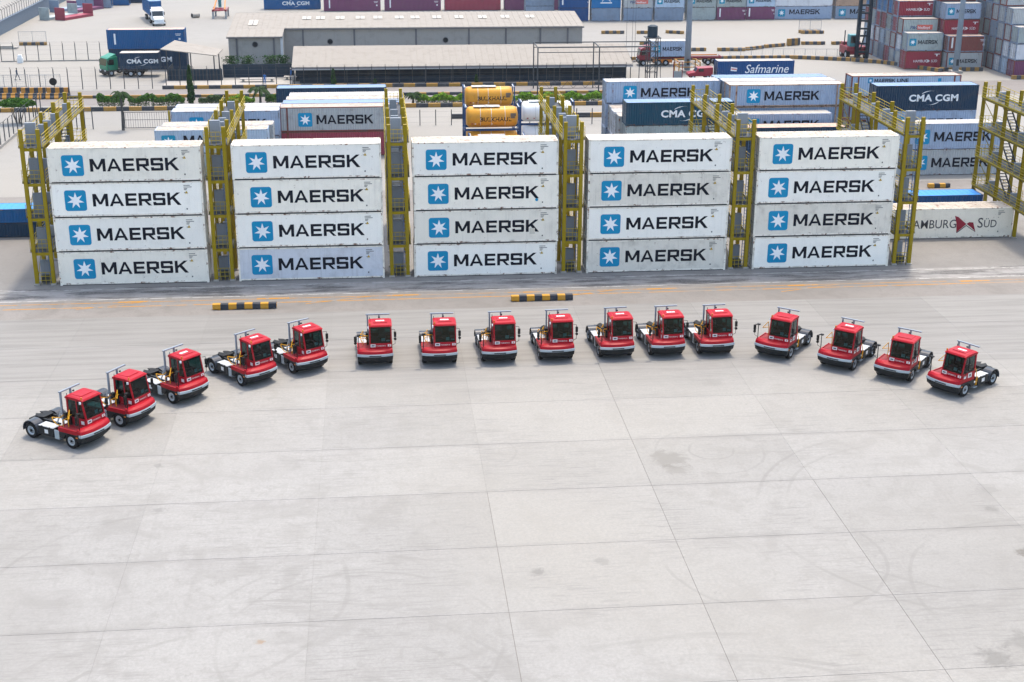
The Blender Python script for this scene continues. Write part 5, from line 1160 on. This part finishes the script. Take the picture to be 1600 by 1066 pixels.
def lorry(label, loc, rz, cabm, bonnet=False, trailer=True, tl=7.2, cab_turn=0, tm='dark_steel', dz=0):
    """x forward; trailer behind the cab"""
    o = thing('lorry', label, 'truck', loc, rz); M = MATS; c = bpy.data.objects.new('tractor_unit', None); COL.objects.link(c); c.parent = o; c.rotation_euler = (0, 0, cab_turn)
    b = MB().ext([(-2.0, .95), (-.1, .95), (-.02, 1.6), (-.25, 2.75), (-.6, 2.95), (-2.0, 2.95)], 'y', -1.2, 1.2)
    part('cab', b, M[cabm], c, .06)
    if bonnet: part('bonnet', MB().ext([(-.05, .7), (1.75, .7), (1.8, 1.3), (1.5, 1.55), (-.05, 1.75)], 'y', -.95, .95), M[cabm], c, .08); part('bumper', MB().box(1.7, -1.15, .45, 1.95, 1.15, .75), M['veh_white'], c, .02)
    else: part('bumper', MB().box(-.12, -1.22, .4, .06, 1.22, .94), M['tr_dark'], c, .03)
    part('windscreen', MB().quad((.0-.012, -1.05, 1.66), (-.012, 1.05, 1.66), (-.23, 1.05, 2.68), (-.23, -1.05, 2.68)), M['veh_glass'], c)
    for s in (-1, 1): part('side_window', MB().quad((-.35, s*1.206, 1.75), (-1.3, s*1.206, 1.75), (-1.3, s*1.206, 2.6), (-.5, s*1.206, 2.6)), M['veh_glass'], c); part('mirror', MB().box(-.3, s*1.3-.08, 1.9, -.18, s*1.3+.08, 2.5), M['tr_black'], c); part('headlight', MB().box((1.78 if bonnet else .03), s*.75-.18, .8, (1.84 if bonnet else .09), s*.75+.18, .98), M['lamp_glass'], c)
    part('roof_deflector', MB().ext([(-1.9, 2.96), (-.7, 2.96), (-1.8, 3.35)], 'y', -1.0, 1.0), M[cabm], c)
    part('chassis', MB().box(-5.2, -.45, .6, -.1, .45, .92), M['dark_steel'], c)
    for x in ((1.0 if bonnet else -.75), -3.3, -4.5):
        for s in (-1, 1): far_wheel(c, x, s*1.05, .5, .35)
    if trailer:
        part('trailer_frame', MB().box(-tl-3.0, -.5, 1.05-dz, -2.9, -.3, 1.35-dz).box(-tl-3.0, .3, 1.05-dz, -2.9, .5, 1.35-dz).box(-tl-3.0, -1.2, 1.36-dz, -tl-2.8, 1.2, 1.46-dz).box(-3.1, -1.2, 1.36-dz, -2.9, 1.2, 1.46-dz), M[tm], o)
        part('landing_leg', MB().box(-5.2, -.7, .1, -5.1, -.6, 1.04).box(-5.2, .6, .1, -5.1, .7, 1.04), M[tm], o)
        for x in (-tl-.6, -tl-1.9):
            for s in (-1, 1): far_wheel(o, x, s*1.0, .5, .42)
    return o
lorry('green cab-over lorry carrying a short navy container beside the shelter', (-45.2, 110.6, .004), math.pi, 'veh_green', tl=3.8, cab_turn=R(38), dz=.36)
container(-42.4, 109.4, 1.11, L20, ST, 'navy', 'short navy container with white arcs on the green lorry', 'cma', 'roof_white')
o = lorry('white bonneted lorry hauling a dark container across the far yard', (-45.6, 174.4, .004), R(-75), 'veh_white', True, tl=9.5)
oc = container(0, 0, 0, L40, HC, 'blue', 'blue container on the white bonneted lorry', None, 'roof_blue', far=False); a = R(-75); oc.rotation_euler = (0, 0, a)
oc.location = (-45.6+math.cos(a)*-15.2-math.sin(a)*-1.22, 174.4+math.sin(a)*-15.2+math.cos(a)*-1.22, 1.47)
o = lorry('dark red yard tractor with an orange-decked trailer behind the long shed', (40.4, 116.3, .004), math.pi, 'veh_red', tl=11.0, tm='veh_red'); part('counterweight', MB().box(-5.6, -1.1, .5, -2.4, 1.1, 1.02), MATS['orange_paint'], o); part('bolster', MB().box(-13.6, -1.2, 1.36, -8.8, -1.0, 1.52), MATS['orange_paint'], o)
container(42.4, 115.1, 1.47, L20, ST, 'bluegrey', 'blue-grey star-logo container on the dark red trailer by the mast', 'star_small', 'roof_white')
o = thing('bonnet_truck', 'small pinkish red bonneted truck beside the light mast', 'truck', (45.6, 101.9, .004)); part('body', MB().ext([(0, .5), (0, .95), (1.1, 1.15), (1.5, 1.75), (3.9, 1.85), (3.9, .5)], 'y', -.95, .95), MATS['pink_red'], o, .08)
part('windscreen', MB().quad((1.13, -.8, 1.2), (1.13, .8, 1.2), (1.48, .75, 1.72), (1.48, -.75, 1.72)), MATS['veh_glass'], o); part('side_window', MB().quad((1.6, -.956, 1.2), (2.4, -.956, 1.2), (2.4, -.956, 1.68), (1.6, -.956, 1.68)), MATS['veh_glass'], o)
for x in (.8, 3.1):
    for s in (-1, 1): far_wheel(o, x, s*.82, .36, .24)
# light masts
def mast(x, y, label, frame=True):
    o = thing('light_mast', label, 'mast', (x, y, .004), 0, 'tall light masts'); part('pole', MB().cyl((0, 0, .4), (0, 0, 30), .52, .22, 14), MATS['mast_steel'], o, smooth=True); part('base', MB().box(-.9, -.9, 0, .9, .9, .4), MATS['footing'], o, .04)
    hd = MB().cyl((0, 0, 29.6), (0, 0, 30.1), 1.5, None, 16); part('lamp_ring', hd, MATS['mast_steel'], o)
    for k in range(8): t = 6.283*k/8; part('flood_lamp', MB().box(1.5*math.cos(t)-.25, 1.5*math.sin(t)-.25, 29.2, 1.5*math.cos(t)+.25, 1.5*math.sin(t)+.25, 29.6), MATS['lamp_glass'], o)
    part('hatch', MB().box(-.2, -.56, 1.2, .2, -.45, 2.2), MATS['dark_steel'], o)
    if frame:
        f = MB()
        for sx in (-1.7, 1.7):
            for sy in (-1.7, 1.7): f.box(sx-.08, sy-.08, 0, sx+.08, sy+.08, 1.9)
        for z in (1.0, 1.8):
            for s in (-1.7, 1.7): f.box(-1.7, s-.06, z, 1.7, s+.06, z+.13); f.box(s-.06, -1.7, z, s+.06, 1.7, z+.13)
        part('guard_frame', f, MATS['stripe_jersey'], o)
mast(47.0, 108.3, 'tall steel light mast in a striped guard frame beside the small red truck'); mast(90.3, 104.9, 'tall steel light mast before the short container stacks', False)
# water tank tower
o = thing('water_tower', 'black water tank on a thin steel tower beside the shed end', 'water tank', (39.7, 101.0, .004)); f = MB()
for sx in (-.75, .75):
    for sy in (-.75, .75): f.box(sx-.07, sy-.07, 0, sx+.07, sy+.07, 6.5)
for z in (1.2, 2.8, 4.4): 
    for s in (-.75, .75): f.box(-.75, s-.04, z, .75, s+.04, z+.08); f.box(s-.04, -.75, z, s+.04, .75, z+.08); f.bar((-.75, s, z), (.75, s, z+1.6), .05)
part('tower', f, MATS['dark_steel'], o); part('platform', MB().box(-1.15, -1.15, 6.5, 1.15, 1.15, 6.62), MATS['dark_steel'], o)
tk = MB().cyl((0, 0, 6.62), (0, 0, 8.25), .78, .78, 18).cyl((0, 0, 8.25), (0, 0, 8.45), .78, .3, 18); part('tank', tk, MATS['tank_black'], o)
part('down_pipe', MB().tube([(.9, 0, 6.8), (1.3, 0, 6.2), (1.5, 0, .2)], .05, 6), MATS['dark_steel'], o)
# pipe gantry with truss
o = thing('steel_gantry', 'thin steel pipe gantry with braced truss spanning before the shed end', 'gantry', (20.6, 89.0, .004)); f = MB()
for y in (0, 5.5):
    for x in (0, 9.0, 17.6): f.cyl((x, y, 0), (x, y, 6.8), .09, None, 7)
    f.cyl((0, y, 6.8), (17.6, y, 6.8), .08, None, 7); f.cyl((0, y, 6.1), (17.6, y, 6.1), .06, None, 6)
for x in (0, 9, 17.6): f.cyl((x, 0, 6.8), (x, 5.5, 6.8), .08, None, 7)
part('frame', f, MATS['fence_post'], o); t = MB(); n = 6
for k in range(n): a, b = k*1.75, (k+1)*1.75; t.bar((a, 0, .9), ((a+b)/2, 0, 1.9), .05); t.bar(((a+b)/2, 0, 1.9), (b, 0, .9), .05)
t.box(0, -.04, 1.88, 10.5, .04, 1.96).box(0, -.04, .86, 10.5, .04, .94); part('truss', t, MATS['fence_post'], o)
o = thing('steel_gantry', 'thin steel door frame beside the mast guard', 'gantry', (43.3, 101.6, .004)); part('frame', MB().box(0, -.05, 0, .1, .05, 2.6).box(1.4, -.05, 0, 1.5, .05, 2.6).box(0, -.05, 2.6, 1.5, .05, 2.7), MATS['veh_red'], o); part('panel', MB().box(.12, -.02, .1, 1.38, .02, 1.2), MATS['mesh_wire'], o)
# whip poles near the shed end
for k, x in enumerate((38.8, 39.9, 40.5)):
    o = thing('whip_pole', f'thin whip pole, {ORD[k]} from the shed, behind the water tower', 'pole', (x, 118.5+.6*k, .004), 0, 'thin whip poles'); part('pole', MB().cyl((0, 0, 0), (0, 0, 12+k), .035, .015, 6), MATS['fence_post'], o); part('base', MB().box(-.2, -.2, 0, .2, .2, .3), MATS['footing'], o)
# empty container handler
o = thing('container_handler', 'container handler with a tall dark mast and red body', 'handler', (79.6, 119.6, .004)); M = MATS
f = MB()
for x in (-1.1, .7): f.box(x, -.35, .3, x+.5, .35, 11.6)
for z in (1.2, 2.6, 3.9, 5.1, 6.4, 7.7, 9.0, 10.2, 11.3): f.box(-.63, -.2, z, .75, .2, z+.28)
part('mast', f, M['mast_dark'], o, .01); part('spreader', MB().box(-1.1, -.75, 10.6, 2.2, -.3, 11.7), M['mast_dark'], o, .02)
part('body', MB().box(-2.4, .4, .8, 1.2, 4.6, 2.1).box(-2.2, 3.6, 2.1, 1.0, 4.6, 2.6), M['veh_red'], o, .06); part('cab', MB().box(-1.9, .7, 2.12, -.4, 2.3, 4.1), M['veh_teal'], o, .08); part('cab_window', MB().quad((-1.8, .69, 2.7), (-.5, .69, 2.7), (-.5, .69, 3.9), (-1.8, .69, 3.9)), M['veh_glass'], o); part('exhaust', MB().cyl((-2.1, 3.0, 2.1), (-2.1, 3.0, 4.6), .09), M['dark_steel'], o)
part('lift_cylinder', MB().cyl((-.2, .2, 1.6), (.55, .3, 4.8), .12), M['dark_steel'], o)
for x, y in ((-2.2, .9), (1.1, .9), (-2.0, 4.1), (.9, 4.1)):
    e = bpy.data.objects.new('wheel', None); COL.objects.link(e); e.parent = o; e.location = (x, y, .8); part('tyre', MB().cyl((-.28, 0, 0), (.28, 0, 0), .8, None, 18), M['rubber'], e, .04); part('rim', MB().cyl((-.29, 0, 0), (.29, 0, 0), .4, None, 14), M['rim'], e)
# flat racks, rollers and red spreader in the far yard
def flatrack(x, y, z, col, label, L=9.0):
    o = thing('flat_rack', label, 'flat rack', (x, y, z), R(62), 'flat racks in the far yard'); m = MATS['c_'+col]
    part('deck', MB().box(0, 0, 0, L, W_C, .55), m, o, .02); part('end_wall', MB().box(0, 0, .55, .2, W_C, 2.5), m, o, .02); part('end_wall', MB().box(L-.2, 0, .55, L, W_C, 2.5), m, o, .02)
flatrack(-65.4, 182.6, .004, 'maroon', 'open dark red flat rack with raised end walls'); flatrack(-68.6, 183.0, .004, 'greygreen', 'grey flat rack beside the dark red one'); flatrack(-65.6, 196.0, .004, 'purple', 'purple flat rack behind the dark red one'); flatrack(-69.5, 197.0, .004, 'slate', 'slate flat rack farthest along the boundary wall')
for k in range(3):
    container(-66.0+3*k, 205+5*k, .004, L20, ST, ('slate', 'blue', 'navy')[k], f"{('slate', 'blue', 'navy')[k]} short container near the end of the boundary wall", None, far=True)
o = thing('spreader', 'red slatted lifting spreader on legs in the far yard', 'spreader', (-36.0, 183.6, .004)); m = MB().box(0, 0, 1.5, .4, 5.5, 1.9).box(2.6, 0, 1.5, 3.0, 5.5, 1.9); part('frame', m, MATS['veh_red'], o, .02)
for k in range(8): part('slat', MB().box(.4, .2+k*.68, 1.6, 2.6, .5+k*.68, 1.75), MATS['pink_red'], o)
for x in (.2, 2.8):
    for y in (.2, 5.2): part('leg', MB().box(x-.18, y-.18, 0, x+.18, y+.18, 1.5), MATS['steel_grey'], o)
part('post', MB().box(.9, 4.8, 1.9, 1.5, 5.4, 5.6), MATS['veh_teal'], o); part('strut', MB().bar((2.6, .3, 1.9), (2.4, 4.6, 3.4), .2).bar((.4, .3, 1.9), (.6, 4.6, 3.4), .2), MATS['orange_paint'], o)
for k, (x, y) in enumerate(((-40.3, 185.6), (-37.0, 197.5))):
    o = thing('pipe_roller', f"short grey concrete pipe lying on the ground {('midway between the bonneted lorry and the spreader', 'behind the red spreader')[k]}", 'pipe', (x, y, .5), R(38), 'pipes on the ground'); part('pipe', MB().cyl((0, 0, 0), (1.6, 0, 0), .5, None, 14), MATS['footing'], o); part('bore', MB().cyl((-.01, 0, 0), (.05, 0, 0), .36, None, 14), MATS['dark_open'], o)
tag(part('concrete_slab_pile', MB().box(0, 0, 0, 7.5, 1.4, .35).box(.3, .1, .35, 6.8, 1.2, .6), MATS['footing'], None, .02, loc=(-73, 141.5, .003)), 'pale concrete slabs piled beyond the far wire fence', 'slab pile')
mb = MB().box(0, 0, 0, .8, .8, .9).box(.1, .1, .9, .7, .7, 1.3); tag(part('utility_box', mb, MATS['veh_white'], None, .03, loc=(-61.6, 125.0, .004)), 'small white utility box at the foot of the far wire fence', 'utility box')

# ------------------------------------------------------------------ people
plain('skin', '#5a3d2c', .6); plain('cloth_dark', '#2f3f50', .85); plain('cloth_blue', '#2d67a8', .85); plain('hair', '#151313', .8); plain('helmet', '#dfe3e6', .4)
def person(x, y, rz, label, walk=True, top='cloth_dark', hat=False):
    J = dict(pel=(0, 0, .95, .125), spine=(0, .02, 1.2, .12), chest=(0, .03, 1.42, .135), neck=(0, .02, 1.55, .05), head=(0, 0, 1.66, .085), crown=(0, 0, 1.77, .075))
    st = .30 if walk else .04
    for s, n in ((-1, 'l'), (1, 'r')):
        J[n+'hip'] = (s*.1, 0, .9, .09); J[n+'kn'] = (s*.11, -s*st*.55-.05, .50, .06); J[n+'an'] = (s*.11, -s*st+(.1 if walk and s < 0 else 0), .10, .042); J[n+'toe'] = (s*.12, -s*st-.14, .04, .035)
        J[n+'sh'] = (s*.19, .03, 1.42, .055); J[n+'el'] = (s*.25, .03+s*st*.3, 1.14, .042); J[n+'wr'] = (s*.25, -.07+s*st*.7, .90, .032); J[n+'hand'] = (s*.24, -.10+s*st*.8, .81, .03)
    E = [('pel', 'spine'), ('spine', 'chest'), ('chest', 'neck'), ('neck', 'head'), ('head', 'crown')]
    for n in 'lr': E += [('pel', n+'hip'), (n+'hip', n+'kn'), (n+'kn', n+'an'), (n+'an', n+'toe'), ('chest', n+'sh'), (n+'sh', n+'el'), (n+'el', n+'wr'), (n+'wr', n+'hand')]
    keys = list(J); me = bpy.data.meshes.new('body'); me.from_pydata([J[k][:3] for k in keys], [(keys.index(a), keys.index(b)) for a, b in E], [])
    for mt in ('skin', top): me.materials.append(MATS[mt])
    ob = bpy.data.objects.new('body', me); COL.objects.link(ob)
    sk = ob.modifiers.new('skin', 'SKIN'); 
    for i, k in enumerate(keys): me.skin_vertices[0].data[i].radius = (J[k][3], J[k][3]); me.skin_vertices[0].data[i].use_root = (k == 'pel')
    sb = ob.modifiers.new('sub', 'SUBSURF'); sb.levels = sb.render_levels = 1
    dg = bpy.context.evaluated_depsgraph_get(); m2 = bpy.data.meshes.new_from_object(ob.evaluated_get(dg)); bpy.data.objects.remove(ob)
    for p in m2.polygons:
        p.use_smooth = True; z = p.center.z; p.material_index = 0 if (z > 1.53 or (z < .93 and abs(p.center.x) > .20)) else 1
    m2.name = 'body'
    o = thing('person', label, 'person', (x, y, .004), rz); put('body', m2, None, o)
    hm = MB().cyl((0, .01, 1.74), (0, .01, 1.80), .10, .085, 12).cyl((0, .01, 1.80), (0, .01, 1.85), .085, .04, 12); part('helmet' if hat else 'hair', hm, MATS['helmet' if hat else 'hair'], o, smooth=True)
    part('shoe', MB().box(-.17, -.2, 0, -.07, .1, .08), MATS['hair'], o, .02, loc=(0, st, 0)); part('shoe', MB().box(.07, -.2, 0, .17, .1, .08), MATS['hair'], o, .02, loc=(0, -st, 0))
    return o
person(-57.6, 107.6, R(70), 'person in dark clothes walking across the yard between the two wire fences'); person(-19.6, 100.6, R(10), 'person in blue standing at the low table before the screen wall', False, 'cloth_blue')
person(-15.9, 104.9, R(-60), 'person in blue standing by the short table near the shed', False, 'cloth_blue', True)

# ------------------------------------------------------------------ dusty harbour air
hz = MB().box(-260, -175, -1, 300, 330, 38)
hm_, hnt, hb_ = nodes_of('haze_air'); hnt.nodes.remove(hb_)
pv = N(hnt, 'ShaderNodeVolumePrincipled'); pv.inputs['Color'].default_value = (.92, .95, 1.0, 1); pv.inputs['Density'].default_value = .00009; pv.inputs['Anisotropy'].default_value = .2
hnt.links.new(pv.outputs[0], hnt.nodes['Material Output'].inputs['Volume'])
struct(part('haze', hz, hm_, None), 'stuff')
